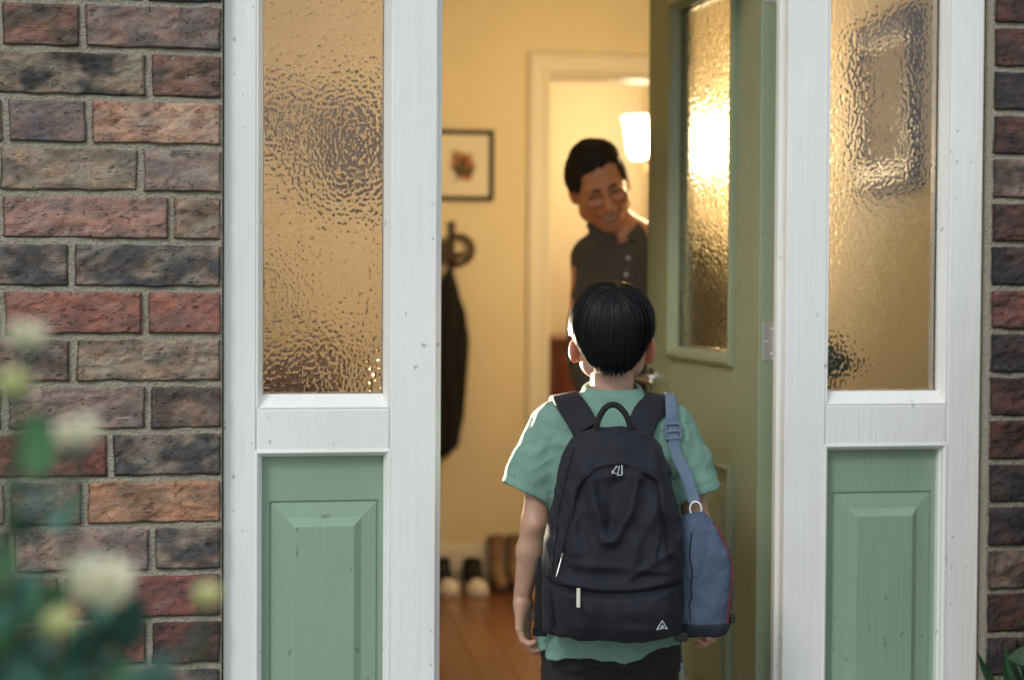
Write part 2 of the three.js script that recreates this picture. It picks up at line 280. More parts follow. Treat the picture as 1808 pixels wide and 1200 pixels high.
const ROW0 = 1.8185, COURSE = 0.0962, JOINT = 0.0115, BZ = 0.03;
function mortarBed(x0, y0, x1, y1, z0, z1) { // the jointing, a little uneven
  const nx = Math.round((x1 - x0) / 0.02), ny = Math.round((y1 - y0) / 0.02), g = new THREE.BoxGeometry(x1 - x0, y1 - y0, z1 - z0, nx, ny, 1); g.translate((x0 + x1) / 2, (y0 + y1) / 2, (z0 + z1) / 2);
  const p = g.attributes.position; for (let i = 0; i < p.count; i++) if (p.getZ(i) > z1 - 1e-4) p.setZ(i, z1 + 0.0022 * n3(p.getX(i) * 35, p.getY(i) * 35, 2));
  g.computeVertexNormals(); return uvBox(g);
}
const wallL = thing('brick_wall', 'weathered multicoloured brick wall with pale mortar to the left of the white door frame', 'wall');
part('mortar', mortarBed(-2.3, -0.26, -0.604, 2.16, -0.2, BZ - 0.0068), M.mortar, wallL);
const wallR = thing('brick_wall', 'shaded dark red and brown brick wall to the right of the white door frame', 'wall');
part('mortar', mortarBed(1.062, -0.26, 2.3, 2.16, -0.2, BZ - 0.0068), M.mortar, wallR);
{
  const px = (u) => -0.604 + (u - 390) * 0.001136;
  const rows = { 0: [[147, 5, -240], 'pinkgrey rb dark'], 1: [[261, -10], 'rb tanblack'], 2: [[158, 15], 'tanpink purple tan'], 3: [[247], 'mauve tan'], 4: [[301, 5], 'tanbrown pinkbrown tan'], 5: [[127], 'dark dark'], 6: [[255, 8], 'red red brown'],
    7: [[130], 'tan brown'], 8: [[260, 14], 'brown mauve tan'], 9: [[195, -40], 'dark redbrown brown'], 10: [[150], 'orange brown'], 11: [[268, 24], 'dark mauve brown'], 12: [[110], 'redbrown brown'], 13: [[262], 'wine redbrown'], 14: [[130], 'dark mauve'] };
  const keys = Object.keys(BC).slice(0, 14), q = rng(5);
  let seed = 1;
  for (let k = -4; k < 22; k++) {
    const yt = ROW0 - COURSE * k, r = rows[k], joints = r ? [...r[0]] : [k % 2 ? 255 : 140], cols = r ? r[1].split(' ') : [];
    while (joints[joints.length - 1] > -1480) joints.push(joints[joints.length - 1] - (q() < 0.28 ? 132 : 246));
    let right = -0.606;
    joints.forEach((j, i) => {
      const left = px(j), w = right - left - JOINT * 0.5 - (i ? JOINT * 0.5 : 0), cx = right - (i ? JOINT * 0.5 : 0) - w / 2, b = part('brick', brickGeo(w, COURSE - JOINT, ++seed, cols[i] ?? keys[Math.floor(q() * 14)], k >= -1 && k < 15 && cx > -1.25), M.brick, wallL);
      b.position.set(cx, yt - COURSE / 2, BZ - 0.035 + (q() - 0.5) * 0.003); right = left;
    });
  }
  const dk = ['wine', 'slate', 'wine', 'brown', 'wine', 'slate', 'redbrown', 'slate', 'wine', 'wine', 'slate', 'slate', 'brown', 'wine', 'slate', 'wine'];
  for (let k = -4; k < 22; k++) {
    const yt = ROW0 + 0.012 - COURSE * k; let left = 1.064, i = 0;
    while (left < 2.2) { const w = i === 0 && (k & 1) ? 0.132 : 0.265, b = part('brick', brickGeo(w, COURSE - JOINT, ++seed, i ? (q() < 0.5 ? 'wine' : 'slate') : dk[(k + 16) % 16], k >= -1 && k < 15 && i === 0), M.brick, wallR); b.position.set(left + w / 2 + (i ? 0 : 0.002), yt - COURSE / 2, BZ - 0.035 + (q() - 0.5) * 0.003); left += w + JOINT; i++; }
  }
}
struct('wall_above_door', bx(-2.3, 2.163, -0.2, 2.3, 2.9, 0.03, 0), M.mortar);

// ------------------------------------------------------------------ hall and room behind it
const HX0 = -1.0, HX1 = 1.1, HB = -3.03, RB = -5.0, RX0 = 0.35, RX1 = 1.47, CEIL = 2.55;
struct('wall_left', bx(HX0 - 0.12, -0.02, HB - 0.12, HX0, CEIL, -0.201, 0), M.wall);
struct('wall_right', bx(HX1, -0.02, HB, HX1 + 0.12, CEIL, -0.201, 0), M.wall);
struct('wall_back', [bx(HX0, -0.02, HB - 0.12, 0.599, CEIL, HB, 0), bx(1.42, -0.02, HB - 0.12, RX1 + 0.12, CEIL, HB, 0), bx(0.599, 2.115, HB - 0.12, 1.42, CEIL, HB, 0)], M.wall);
struct('back_room_wall', [bx(RX0 - 0.12, -0.02, RB, RX0, CEIL, HB - 0.121, 0), bx(RX1, -0.02, RB, RX1 + 0.12, CEIL, HB - 0.121, 0), bx(RX0 - 0.12, -0.02, RB - 0.12, RX1 + 0.12, CEIL, RB, 0)], M.wall);
struct('ceiling', bx(-1.3, CEIL + 0.001, -5.2, 2.5, CEIL + 0.1, -0.201, 0), M.ceiling);
struct('skirting_board', [[HX0, HB, 0.50], [RX0, RB, RX1]].flatMap(([a, z, b]) => [bx(a, 0.001, z, b, 0.15, z + 0.016, 0.003), bx(a, 0.15, z, b, 0.165, z + 0.009, 0.003)]), M.trim);
struct('skirting_board', [bx(HX1 - 0.016, 0.001, HB + 0.1, HX1, 0.16, -0.21, 0.003), bx(HX0, 0.001, HB + 0.02, HX0 + 0.016, 0.16, -0.21, 0.003)], M.trim);
{ // floorboards laid front to back
  const floor = struct('floor', bx(-1.2, -0.14, -5.1, 2.4, -0.022, -0.02, 0), M.black), q = rng(77), W = 0.118;
  const tones = [[0.24, 0.088, 0.032], [0.20, 0.072, 0.026], [0.27, 0.102, 0.037], [0.175, 0.06, 0.021]].map((c) => S(...c, 0.27, { map: T.woodC, bumpMap: T.woodB, bumpScale: 0.0005, clearcoat: 0.35, clearcoatRoughness: 0.22 }));
  const geos = [0.9, 1.3, 1.7].map((L) => bx(-W / 2 + 0.0009, -0.021, -L + 0.0018, W / 2 - 0.0009, 0, 0, 0.0016));
  for (let i = 0; i * W < 3.3; i++) { let z = -0.13 + 0; z -= 0; let first = 0.3 + q() * 1; for (let k = 0; z > -4.95; k++) { const n = k === 0 ? Math.floor(q() * 3) : Math.floor(q() * 3), L = [0.9, 1.3, 1.7][n]; const b = part('floorboard', geos[n], tones[Math.floor(q() * 4)], floor); b.position.set(-0.98 + i * W, (q() - 0.5) * 0.0008, z); z -= L; } }
}
const arch = thing('doorway_casing', 'cream moulded timber casing round the open doorway at the end of the hall', 'door casing');
part('architrave', xf(frameGeo(0.515, -0.4, 1.504, 2.2, [[0, 0], [0, 0.016], [0.012, 0.022], [0.028, 0.022], [0.034, 0.015], [0.062, 0.015], [0.070, 0.020], [0.082, 0.020], [0.086, 0]]), [0, 0, HB + 0.001]), M.trim, arch);
part('jamb', [bx(0.597, 0, HB - 0.118, 0.612, 2.10, HB - 0.002, 0.002), bx(1.408, 0, HB - 0.118, 1.422, 2.10, HB - 0.002, 0.002), bx(0.597, 2.10, HB - 0.118, 1.422, 2.114, HB - 0.002, 0.002)], M.trim, arch);

// ------------------------------------------------------------------ hammered glass
function hammered(x0, y0, x1, y1, zb, seed, step = 0.002, deep = 1) {
  const nx = Math.round((x1 - x0) / step), ny = Math.round((y1 - y0) / step), cell = 0.0078, cy = cell * 1.3, g = new THREE.PlaneGeometry(x1 - x0, y1 - y0, nx, ny), p = g.attributes.position, nor = g.attributes.normal;
  const height = (x, y) => {
    const wx = x + 0.004 * n3(x * 30, y * 18, seed), wy = y + 0.004 * n3(x * 30 + 9, y * 18, seed), gx = wx / cell, gy = wy / cy, ix = Math.floor(gx), iy = Math.floor(gy);
    let s = 0;
    for (let a = -1; a < 2; a++) for (let b = -1; b < 2; b++) { const ux = ix + a + 0.5 + 0.8 * (hash2(ix + a, iy + b, seed) - 0.5) - gx, uy = iy + b + 0.5 + 0.8 * (hash2(ix + a, iy + b, seed + 5) - 0.5) - gy; s += Math.exp(-7 * (ux * ux + uy * uy)); }
    return deep * 0.0018 * (-Math.log(s + 1e-4) / 7) + 0.00045 * n3(x * 22, y * 14, seed + 2);
  };
  for (let i = 0; i < p.count; i++) {
    const x = p.getX(i), y = p.getY(i), h = height(x, y), e = 0.0007, a = (height(x + e, y) - height(x - e, y)) / (2 * e), b = (height(x, y + e) - height(x, y - e)) / (2 * e), l = Math.hypot(a, b, 1);
    p.setZ(i, 0.0045 + h); nor.setXYZ(i, -a / l, -b / l, 1 / l);
  }
  const back = new THREE.PlaneGeometry(x1 - x0, y1 - y0).rotateY(Math.PI), w = x1 - x0, hh = y1 - y0, out = [g, back];
  for (const [bw, ax, px, py] of [[hh, 'x', w / 2, 0], [hh, 'x', -w / 2, 0], [w, 'y', 0, hh / 2], [w, 'y', 0, -hh / 2]]) { const e = ax === 'x' ? new THREE.PlaneGeometry(0.005, bw).rotateY(px > 0 ? Math.PI / 2 : -Math.PI / 2) : new THREE.PlaneGeometry(bw, 0.005).rotateX(py > 0 ? -Math.PI / 2 : Math.PI / 2); out.push(e.translate(px, py, 0.0025)); }
  return merged(out).translate((x0 + x1) / 2, (y0 + y1) / 2, zb);
}

// ------------------------------------------------------------------ white door frame with side windows and green panels
const frame = thing('door_frame', 'white painted entrance frame with hammered glass side windows above green panels', 'door frame');
const DT = 2.06; // underside of the head
{
  const post = (x0, x1) => part('post', bx(x0, -0.1, -0.10, x1, 2.155, 0, 0.004), M.white, frame);
  post(-0.602, -0.535); post(-0.258, -0.160); post(0.603, 0.697); post(0.978, 1.056);
  part('door_stop', [bx(-0.1605, -0.02, -0.05, -0.148, 2.06, -0.028, 0.002), bx(0.5925, -0.02, -0.05, 0.6035, 2.06, -0.028, 0.002)], M.white, frame);
  part('head', [bx(-0.535, DT, -0.098, -0.258, 2.153, -0.002, 0.003), bx(-0.16, DT, -0.098, 0.603, 2.153, -0.002, 0.003), bx(0.697, DT, -0.098, 0.978, 2.153, -0.002, 0.003)], M.white, frame);
  part('threshold', bx(-0.16, -0.098, -0.13, 0.603, 0.006, 0.02, 0.005), M.wood, frame);
  for (const [x0, x1, sd] of [[-0.535, -0.258, 3], [0.697, 0.978, 8]]) {
    const gy = 1.022, py = 0.893;
    part('middle_rail', bx(x0, py + 0.012, -0.098, x1, gy - 0.028, -0.0015, 0.004), M.white, frame);
    part('bottom_rail', bx(x0, -0.098, -0.098, x1, 0.08, -0.0015, 0.004), M.white, frame);
    const prof = [[-0.002, -0.012], [-0.002, -0.0015], [0.004, -0.0012], [0.006, -0.005], [0.0095, -0.034], [0.0095, -0.06]];
    part('glazing_bead', frameGeo(x0, gy - 0.029, x1, DT, [[-0.002, -0.012], [-0.002, -0.003], [0.003, -0.0012], [0.005, -0.006], [0.026, -0.026], [0.026, -0.036]].map(([i, z]) => [i * (i > 0.01 ? 0.5 : 1), z])), M.white, frame);
    part('sill_bead', xf(tris([x0 + 0.003, gy - 0.028, -0.004, x1 - 0.003, gy - 0.028, -0.004, x1 - 0.014, gy + 0.001, -0.03, x0 + 0.003, gy - 0.028, -0.004, x1 - 0.014, gy + 0.001, -0.03, x0 + 0.014, gy + 0.001, -0.03]), [0, 0, 0]), M.white, frame);
    part('glass_pane', hammered(x0 + 0.002, gy - 0.006, x1 - 0.002, DT - 0.004, -0.046, sd, 0.002, sd === 3 ? 0.9 : 0.62), M.glass, frame, sd === 3 ? 'hammered glass pane of the left side window' : 'hammered glass pane of the right side window');
    part('inner_bead', frameGeo(x0, gy - 0.012, x1, DT, [[0.014, -0.046], [0.014, -0.07], [0, -0.075]]), M.white, frame);
    part('panel_moulding', frameGeo(x0 - 0.001, 0.07, x1 + 0.001, py + 0.013, [[-0.002, -0.006], [-0.002, 0.0005], [0.003, 0.0015], [0.0075, -0.004], [0.009, -0.012], [0.0125, -0.016], [0.0125, -0.034]]), M.white, frame);
    const pn = part('panel', frameGeo(x0 + 0.002, 0.076, x1 - 0.002, py + 0.004, [[0, -0.030], [0.02, -0.030]]), M.green, frame);
    const a = x0 + 0.0265, b = x1 - 0.0215, t = py - 0.0945;
    // the flat margin: wide at the top, narrow at the sides
    const zf = -0.030, flat = [];
    const qd = (xa, ya, xb, yb) => flat.push(xa, ya, zf, xb, ya, zf, xb, yb, zf, xa, ya, zf, xb, yb, zf, xa, yb, zf);
    qd(x0 + 0.0021, t, x1 - 0.0021, py + 0.003); qd(x0 + 0.0021, 0.077, a, t); qd(b, 0.077, x1 - 0.0021, t); qd(a, 0.077, b, 0.12);
    pn.geometry = tris(flat);
    part('raised_field', frameGeo(a, 0.12, b, t, [[0, zf], [0.0005, zf - 0.004], [0.003, zf - 0.0045], [0.005, zf - 0.001], [0.031, zf + 0.004], [0.035, zf + 0.0045], [0.038, zf + 0.0065], [0.05, zf + 0.0185], [0.0525, zf + 0.02]], true), M.green, pn);
  }
}

// ------------------------------------------------------------------ the open front door
const doorTurn = THREE.MathUtils.degToRad(84), PX = 0.613, PZ = -0.08, DTH = 0.046;
const door = thing('front_door', 'sage green front door with a tall hammered glass pane, swung open into the hall', 'door', [PX, 0, PZ], -doorTurn);
// built closed: x runs from 0 at the hinges to -0.74, z from 0 (inside) to DTH (outside)
{
  const G = S(0.24, 0.278, 0.175, 0.42, { map: T.paintC, bumpMap: T.paintB, bumpScale: 0.0009 }), L = 0.74, top = 2.035, mid = (a, b) => [a, b];
  part('stile', bx(-0.155, 0.012, 0, 0, top, DTH, 0.003), G, door); part('stile', bx(-L, 0.012, 0, -0.548, top, DTH, 0.003), G, door);
  part('rail', bx(-0.548, 0.012, 0.001, -0.155, 0.22, DTH - 0.001, 0.002), G, door); part('rail', bx(-0.548, 0.82, 0.001, -0.155, 1.085, DTH - 0.001, 0.002), G, door); part('rail', bx(-0.548, 1.965, 0.001, -0.155, top, DTH - 0.001, 0.002), G, door);
  const bead = [[-0.018, DTH - 0.001], [-0.018, DTH + 0.010], [-0.010, DTH + 0.0135], [-0.002, DTH + 0.012], [0.002, DTH + 0.007], [0.011, DTH - 0.009], [0.011, DTH - 0.016]];
  part('glazing_bead', frameGeo(-0.548, 1.085, -0.155, 1.965, bead), G, door);
  part('inner_bead', xf(frameGeo(-0.548, 1.085, -0.155, 1.965, [[-0.012, -0.001], [-0.01, 0.008], [0.012, 0.0], [0.012, -0.016]]), [-0.703, 0, 0], [0, Math.PI, 0]), G, door);
  part('glass_pane', hammered(-0.546, 1.087, -0.157, 1.963, 0.027, 15, 0.002, 1.15), M.doorGlass, door, 'tall hammered glass pane of the open front door');
  const lower = part('panel', frameGeo(-0.55, 0.218, -0.153, 0.822, [[0, 0.03], [0.03, 0.03], [0.036, 0.026], [0.07, 0.031], [0.073, 0.037]], true), G, door);
  part('panel', xf(frameGeo(-0.55, 0.218, -0.153, 0.822, [[0, -0.014], [0.03, -0.014], [0.07, -0.01]], true), [-0.703, 0, 0], [0, Math.PI, 0]), G, door);
  part('moulding', frameGeo(-0.55, 0.218, -0.153, 0.822, [[-0.014, DTH - 0.001], [-0.014, DTH + 0.010], [-0.006, DTH + 0.0125], [0.002, DTH + 0.006], [0.012, DTH - 0.014]]), G, lower);
  for (const y of [1.13, 1.925, 0.25]) {
    const h = part('hinge', bx(-0.0005, y - 0.043, 0.006, 0.0018, y + 0.043, DTH - 0.008, 0.0008), M.steel, door);
    for (let k = 0; k < 5; k++) part('knuckle', xf(new THREE.CylinderGeometry(0.0062, 0.0062, 0.0166, 14), [0.004, y - 0.0348 + k * 0.0174, 0.001]), M.steel, h);
    for (const [dy, dz] of [[-0.028, 0.016], [0, 0.028], [0.028, 0.016]]) part('screw', xf(sph(0, 0, 0, 0.0038, 0.0038, 0.0012, 10), [0.002, y + dy, dz], [0, Math.PI / 2, 0]), M.chrome, h);
  }
  const hd = part('door_handle', [xf(new THREE.CylinderGeometry(0.026, 0.026, 0.008, 24), [-0.685, 1.005, DTH + 0.003], [Math.PI / 2, 0, 0]), xf(new THREE.CylinderGeometry(0.009, 0.009, 0.046, 14), [-0.685, 1.005, DTH + 0.024], [Math.PI / 2, 0, 0]), tube([[-0.692, 1.005, DTH + 0.046], [-0.66, 1.006, DTH + 0.049], [-0.57, 1.003, DTH + 0.047]], 0.0085, 20, 10), sph(-0.57, 1.003, DTH + 0.047, 0.0085), sph(-0.692, 1.005, DTH + 0.046, 0.0085)], M.chrome, door);
  part('keyhole_plate', xf(new THREE.CylinderGeometry(0.017, 0.017, 0.005, 20), [-0.685, 0.92, DTH + 0.002], [Math.PI / 2, 0, 0]), M.chrome, door);
  part('door_handle', [xf(new THREE.CylinderGeometry(0.026, 0.026, 0.008, 24), [-0.685, 1.005, -0.003], [Math.PI / 2, 0, 0]), tube([[-0.685, 1.005, 0], [-0.685, 1.005, -0.042], [-0.66, 1.006, -0.049], [-0.57, 1.003, -0.047]], 0.0085, 24, 10)], M.chrome, door);
  part('lock_plate', bx(-L - 0.0012, 0.88, 0.012, -L + 0.001, 1.06, 0.034, 0.0006), M.brass, door);
}

// ------------------------------------------------------------------ things in the hall
function lampLight(l, r) { l.castShadow = true; l.shadow.radius = r; scene.add(l); }
const bulbMat = (k) => S(1, 0.9, 0.7, 0.4, { emissive: new THREE.Color().copy(WARM), emissiveIntensity: k });
function sconce(label, wx, y, wz, turn, I, glow, colour, reach = 0.10) { // base on a wall; local +z points away from the wall
  const o = thing('wall_lamp', label, 'wall lamp', [wx, y, wz], turn);
  part('back_plate', [xf(lathe([[0, 0.012], [0.03, 0.012], [0.042, 0.006], [0.045, 0]]), [0, -0.10, 0], [Math.PI / 2, 0, 0])], M.brass, o);
  part('arm', tube([[0, -0.10, 0.01], [0, -0.125, reach * 0.5], [0, -0.15, reach * 0.88], [0, -0.12, reach], [0, -0.085, reach]], 0.006, 30, 10), M.brass, o);
  part('shade', lathe([[0.026, -0.10], [0.040, -0.093], [0.050, -0.06], [0.058, 0.0], [0.070, 0.07], [0.084, 0.105], [0.081, 0.106], [0.066, 0.07], [0.054, 0.0], [0.046, -0.057], [0.036, -0.088], [0.024, -0.095]], 40).translate(0, 0, reach), S(0.96, 0.92, 0.84, 0.9, { transmission: 0.6, thickness: 0, side: THREE.DoubleSide, emissive: new THREE.Color(1, 0.78, 0.5), emissiveIntensity: glow }), o);
  part('bulb', sph(0, -0.01, reach, 0.028, 0.04, 0.028, 20), bulbMat(glow * 4), o);
  const l = new THREE.PointLight(colour, I); l.position.set(0, -0.01, reach); l.castShadow = true; l.shadow.radius = 1.5; o.add(l);
  return o;
}
sconce('glowing glass wall lamp seen through the doorway above the man', RX1, 1.965, -4.2, -Math.PI / 2, 1.2, 3.2, new THREE.Color(1, 0.82, 0.60), 0.21);
{
  const o = thing('pendant_lamp', 'bright opal globe pendant lamp in the hall, blurred behind the door glass', 'pendant lamp', [0.90, 1.715, -1.65]);
  part('globe', sph(0, 0, 0, 0.095, 0.095, 0.095, 32), S(0.95, 0.92, 0.86, 0.5, { emissive: new THREE.Color(1, 0.80, 0.52), emissiveIntensity: 22 }), o);
  part('cap', lathe([[0.0, 0.125], [0.012, 0.125], [0.03, 0.11], [0.036, 0.088], [0.0, 0.087]], 24), M.brass, o);
  part('cord', new THREE.CylinderGeometry(0.003, 0.003, 0.72, 8).translate(0, 0.485, 0), M.black, o);
  part('ceiling_rose', lathe([[0, 0.81], [0.03, 0.815], [0.05, 0.835], [0.052, 0.849], [0, 0.849]], 24), M.trim, o);
  const l = new THREE.PointLight(WARM, 2.1); l.castShadow = true; l.shadow.radius = 4.5; o.add(l);
}

{ // a floor lamp with a metal hood behind the left post, turned to the door
  const p = V(-0.186, 1.02, -0.80), aim = V(0.055, 1.03, 0.07).sub(p).normalize();
  const o = thing('floor_lamp', 'slim black floor lamp standing behind the left post, its hood turned to the door', 'floor lamp', [p.x, 0, p.z]);
  part('base', lathe([[0, 0.022], [0.06, 0.02], [0.105, 0.012], [0.11, 0.002], [0, 0.001]], 32), M.black, o);
  part('pole', tube([[0, 0.015, 0], [0, 0.6, 0], [0, 0.93, -0.01], [0, 1.0, -0.02]], 0.007, 30, 10), M.black, o);
  const q = new THREE.Quaternion().setFromUnitVectors(V(0, 1, 0), aim), hood = lathe([[0, -0.075], [0.012, -0.072], [0.022, -0.05], [0.032, 0.0], [0.046, 0.07], [0.044, 0.07], [0.030, 0.002], [0.019, -0.045], [0, -0.06]], 28).applyQuaternion(q).translate(0, p.y, 0);
  part('lamp_shade', hood, S(0.02, 0.02, 0.02, 0.4, { side: THREE.DoubleSide }), o);
  const b = aim.clone().multiplyScalar(0.02);
  part('bulb', sph(b.x, p.y + b.y, b.z, 0.02), bulbMat(30), o);
  const l = new THREE.SpotLight(new THREE.Color(1, 0.80, 0.60), 46, 0, 0.33, 0.5, 2); l.position.set(b.x * 2.2, p.y + b.y * 2.2, b.z * 2.2); l.target.position.set(aim.x, p.y + aim.y, aim.z); l.castShadow = true; l.shadow.radius = 1.2; o.add(l, l.target);
}
function artwork(name, label, w, h, fw, mat, art, pos, turn) {
  const o = thing(name, label, 'framed picture', pos, turn);
  part('frame', frameGeo(-w / 2, -h / 2, w / 2, h / 2, [[0, 0], [0, 0.022], [fw * 0.4, 0.026], [fw * 0.85, 0.02], [fw, 0.012]]), mat, o);
  part('mount', uvBox(new THREE.PlaneGeometry(w - fw * 1.6, h - fw * 1.6).translate(0, 0, 0.010)), S(0.72, 0.67, 0.55, 0.9), o);
  part('print', new THREE.PlaneGeometry(art[0], art[1]).translate(art[2] ?? 0, art[3] ?? 0, 0.0125), art[4], o);
  return o;
}
function artTex(seed, pal, bg) { return new THREE.MeshStandardMaterial({ roughness: 0.9, map: (() => { const t = tex(128, 128, (u, v) => { const r = Math.hypot(u - 0.5, v - 0.5), n = fbm(u, v, 4, 4, 4, seed), m = fbm(u, v, 6, 5, 3, seed + 9), k = sst(0.44, 0.28, Math.max(Math.abs(u - 0.5) * 1.15, Math.abs(v - 0.5)) + (n - 0.5) * 0.34); return lerp3(bg, pal[Math.min(pal.length - 1, Math.floor(clamp(m * 1.9 - 0.45) * pal.length))], k); }, 1); return t; })() }); }
artwork('framed_picture', 'black framed picture with a small red and green print above the coat hook', 0.255, 0.29, 0.019, M.black, [0.13, 0.15, 0.0, -0.005, artTex(7, [[0.30, 0.07, 0.03], [0.38, 0.17, 0.09], [0.05, 0.055, 0.03], [0.12, 0.09, 0.05]], [0.72, 0.67, 0.55])], [0.195, 1.729, HB, 0], 0).position.set(0.243, 1.729, HB + 0.001);
artwork('framed_picture', 'dark wooden framed picture on the far wall, broken up by the left window glass', 0.30, 0.42, 0.035, M.hookWood, [0.24, 0.36, 0, 0, artTex(23, [[0.12, 0.10, 0.05], [0.17, 0.14, 0.06], [0.07, 0.06, 0.04]], [0.13, 0.10, 0.05])], [-0.20, 1.80, HB + 0.001], 0);
artwork('framed_picture', 'small dark framed picture on the far wall at the left edge of the left window', 0.17, 0.24, 0.03, M.hookWood, [0.11, 0.18, 0, 0, artTex(29, [[0.10, 0.08, 0.06], [0.16, 0.15, 0.14]], [0.12, 0.10, 0.08])], [-0.56, 1.90, HB + 0.001], 0);
artwork('framed_picture', 'large brown framed picture on the right hall wall behind the right window glass', 0.41, 0.45, 0.07, S(0.045, 0.019, 0.008, 0.5, { map: T.woodC }), [0.25, 0.29, 0, 0, artTex(31, [[0.34, 0.28, 0.12], [0.45, 0.38, 0.2], [0.25, 0.22, 0.1]], [0.4, 0.33, 0.16])], [HX1 - 0.001, 1.735, -0.64], -Math.PI / 2);

{ // coat hook and coat
  const o = thing('coat_hook', 'bentwood coat hook with a ring on the far wall below the small picture', 'coat hook', [0.2, 1.40, HB]);
  part('upright', bx(-0.012, -0.10, 0.004, 0.012, 0.10, 0.022, 0.006), M.hookWood, o);
  part('ring', xf(new THREE.TorusGeometry(0.056, 0.0115, 12, 40), [0.026, -0.018, 0.034]), M.hookWood, o);
  part('ring', xf(new THREE.TorusGeometry(0.056, 0.0115, 12, 40), [-0.10, -0.018, 0.034]), M.hookWood, o);
  part('crossbar', tube([[-0.16, -0.034, 0.03], [0, -0.040, 0.03], [0.05, -0.036, 0.03]], 0.0115, 20, 10), M.hookWood, o);
  part('peg', tube([[0, -0.06, 0.02], [0, -0.075, 0.06], [0, -0.055, 0.085]], 0.007, 16, 8), M.hookWood, o);
  const pf = profile([[0, 0.045, 0.028, 0.205], [0.13, 0.075, 0.03, 0.195], [0.45, 0.105, 0.045, 0.185], [0.56, 0.090, 0.045, 0.184], [0.64, 0.055, 0.04, 0.193], [0.75, 0.012, 0.016, 0.207]]);
  const f = (x, y, z) => { const t = y - 0.56 - 0.07 * clamp((x - 0.2) / 0.1, -1, 1) * sst(0.4, 0.0, y - 0.56), w = pf(t, 1), d = pf(t, 2), c = pf(t, 3) - 0.02, fold = 0.006 * Math.sin((x - c) * 95 + 3 * n3(x * 4, y * 4, 2)) * sst(0.75, 0.5, t), px = (x - c) / w, pz = (z - HB - 0.055 - fold) / d; return Math.max((Math.hypot(px, pz) - 1) * Math.min(w, d) * 0.8, -t, t - 0.75); };
  const coat = part('coat', mesh(f, [0.03, 0.48, HB - 0.01], [0.34, 1.37, HB + 0.13], 0.007), M.blackCloth, scene);
  tag(coat, 'long black coat hanging from the bentwood hook on the far wall', 'coat');
}
{ // shoes on the floor by the far wall: toes to the viewer (+z)
  const sneaker = thing('sneaker', 'black canvas sneaker with white rubber toe, nearer the left post', 'shoe', [0.165, 0.0, -2.90], 0.12, undefined);
  const up = blend([[rc([0, 0.035, -0.10], [0, 0.03, 0.08], 0.034, 0.030), 0.02], [rc([0, 0.06, -0.09], [0, 0.105, -0.085], 0.034, 0.033), 0.03], [rc([0, 0.05, 0.0], [0, 0.09, -0.06], 0.03, 0.03), 0.04]]);
  part('upper', mesh((x, y, z) => Math.max(up(x, y, z), 0.012 - y, y - 0.118, -(Math.hypot(x, (z + 0.085) * 0.9) - 0.026 + 40 * Math.max(0, 0.08 - y))), [-0.06, 0, -0.16], [0.06, 0.14, 0.13], 0.005), M.blackCloth, sneaker);
  part('sole', mesh((x, y, z) => Math.max(rc([0, 0.01, -0.105], [0, 0.01, 0.085], 0.037, 0.043)(x, y * 0.5 + 0.005, z), -y + 0.001, y - 0.024), [-0.06, -0.01, -0.16], [0.06, 0.06, 0.15], 0.004), S(0.66, 0.62, 0.56, 0.6), sneaker);
  part('toe_cap', mesh((x, y, z) => Math.max(el([0, 0.018, 0.075], [0.044, 0.046, 0.056])(x, y, z), 0.014 - y), [-0.06, 0, 0], [0.06, 0.08, 0.15], 0.004), S(0.70, 0.64, 0.58, 0.55), sneaker);
  part('lace', [0, 1, 2, 3].map((k) => tube([[-0.02, 0.062 + k * 0.012, 0.03 - k * 0.018], [0, 0.07 + k * 0.013, 0.034 - k * 0.018], [0.02, 0.062 + k * 0.012, 0.03 - k * 0.018]], 0.003, 8, 6)), S(0.08, 0.08, 0.08, 0.8), sneaker);
  const s2 = sneaker.clone(); s2.name = numbered('sneaker'); s2.position.set(0.285, 0, -2.88); s2.rotation.y = 0.02; scene.add(s2); tag(s2, 'black canvas sneaker with white rubber toe, between the other sneaker and the tan boots', 'shoe');
  const boot = thing('boot', 'tan ankle boot by the far wall next to the sneakers', 'boot', [0.388, 0, -2.93], 0.05);
  const bt = blend([[rc([0, 0.045, -0.07], [0, 0.032, 0.085], 0.040, 0.034), 0.02], [rc([0, 0.06, -0.065], [0, 0.20, -0.07], 0.042, 0.048), 0.035]]);
  const tan = S(0.30, 0.19, 0.11, 0.8, { bumpMap: T.clothB, bumpScale: 0.001 });
  part('upper', mesh((x, y, z) => Math.max(bt(x, y, z) + 0.002 * n3(x * 30, y * 60, z * 30), 0.012 - y, y - 0.215, -Math.max(Math.hypot(x, z + 0.07) - 0.038, 0.12 - y)), [-0.07, 0, -0.15], [0.07, 0.24, 0.15], 0.005), tan, boot);
  part('sole', mesh((x, y, z) => Math.max(rc([0, 0.01, -0.075], [0, 0.01, 0.085], 0.042, 0.040)(x, y * 0.5 + 0.005, z), -y + 0.001, y - 0.022), [-0.07, -0.01, -0.15], [0.07, 0.06, 0.15], 0.004), S(0.04, 0.03, 0.025, 0.7), boot);
  part('cuff', xf(new THREE.TorusGeometry(0.047, 0.008, 10, 30), [0, 0.205, -0.07], [Math.PI / 2, 0, 0]), S(0.24, 0.15, 0.08, 0.9), boot);
  boot.scale.set(0.70, 0.96, 0.8);
  const b2 = boot.clone(); b2.name = numbered('boot'); b2.position.set(0.462, 0, -2.94); b2.rotation.y = -0.06; scene.add(b2); tag(b2, 'tan ankle boot by the far wall, the one nearer the doorway', 'boot');
}
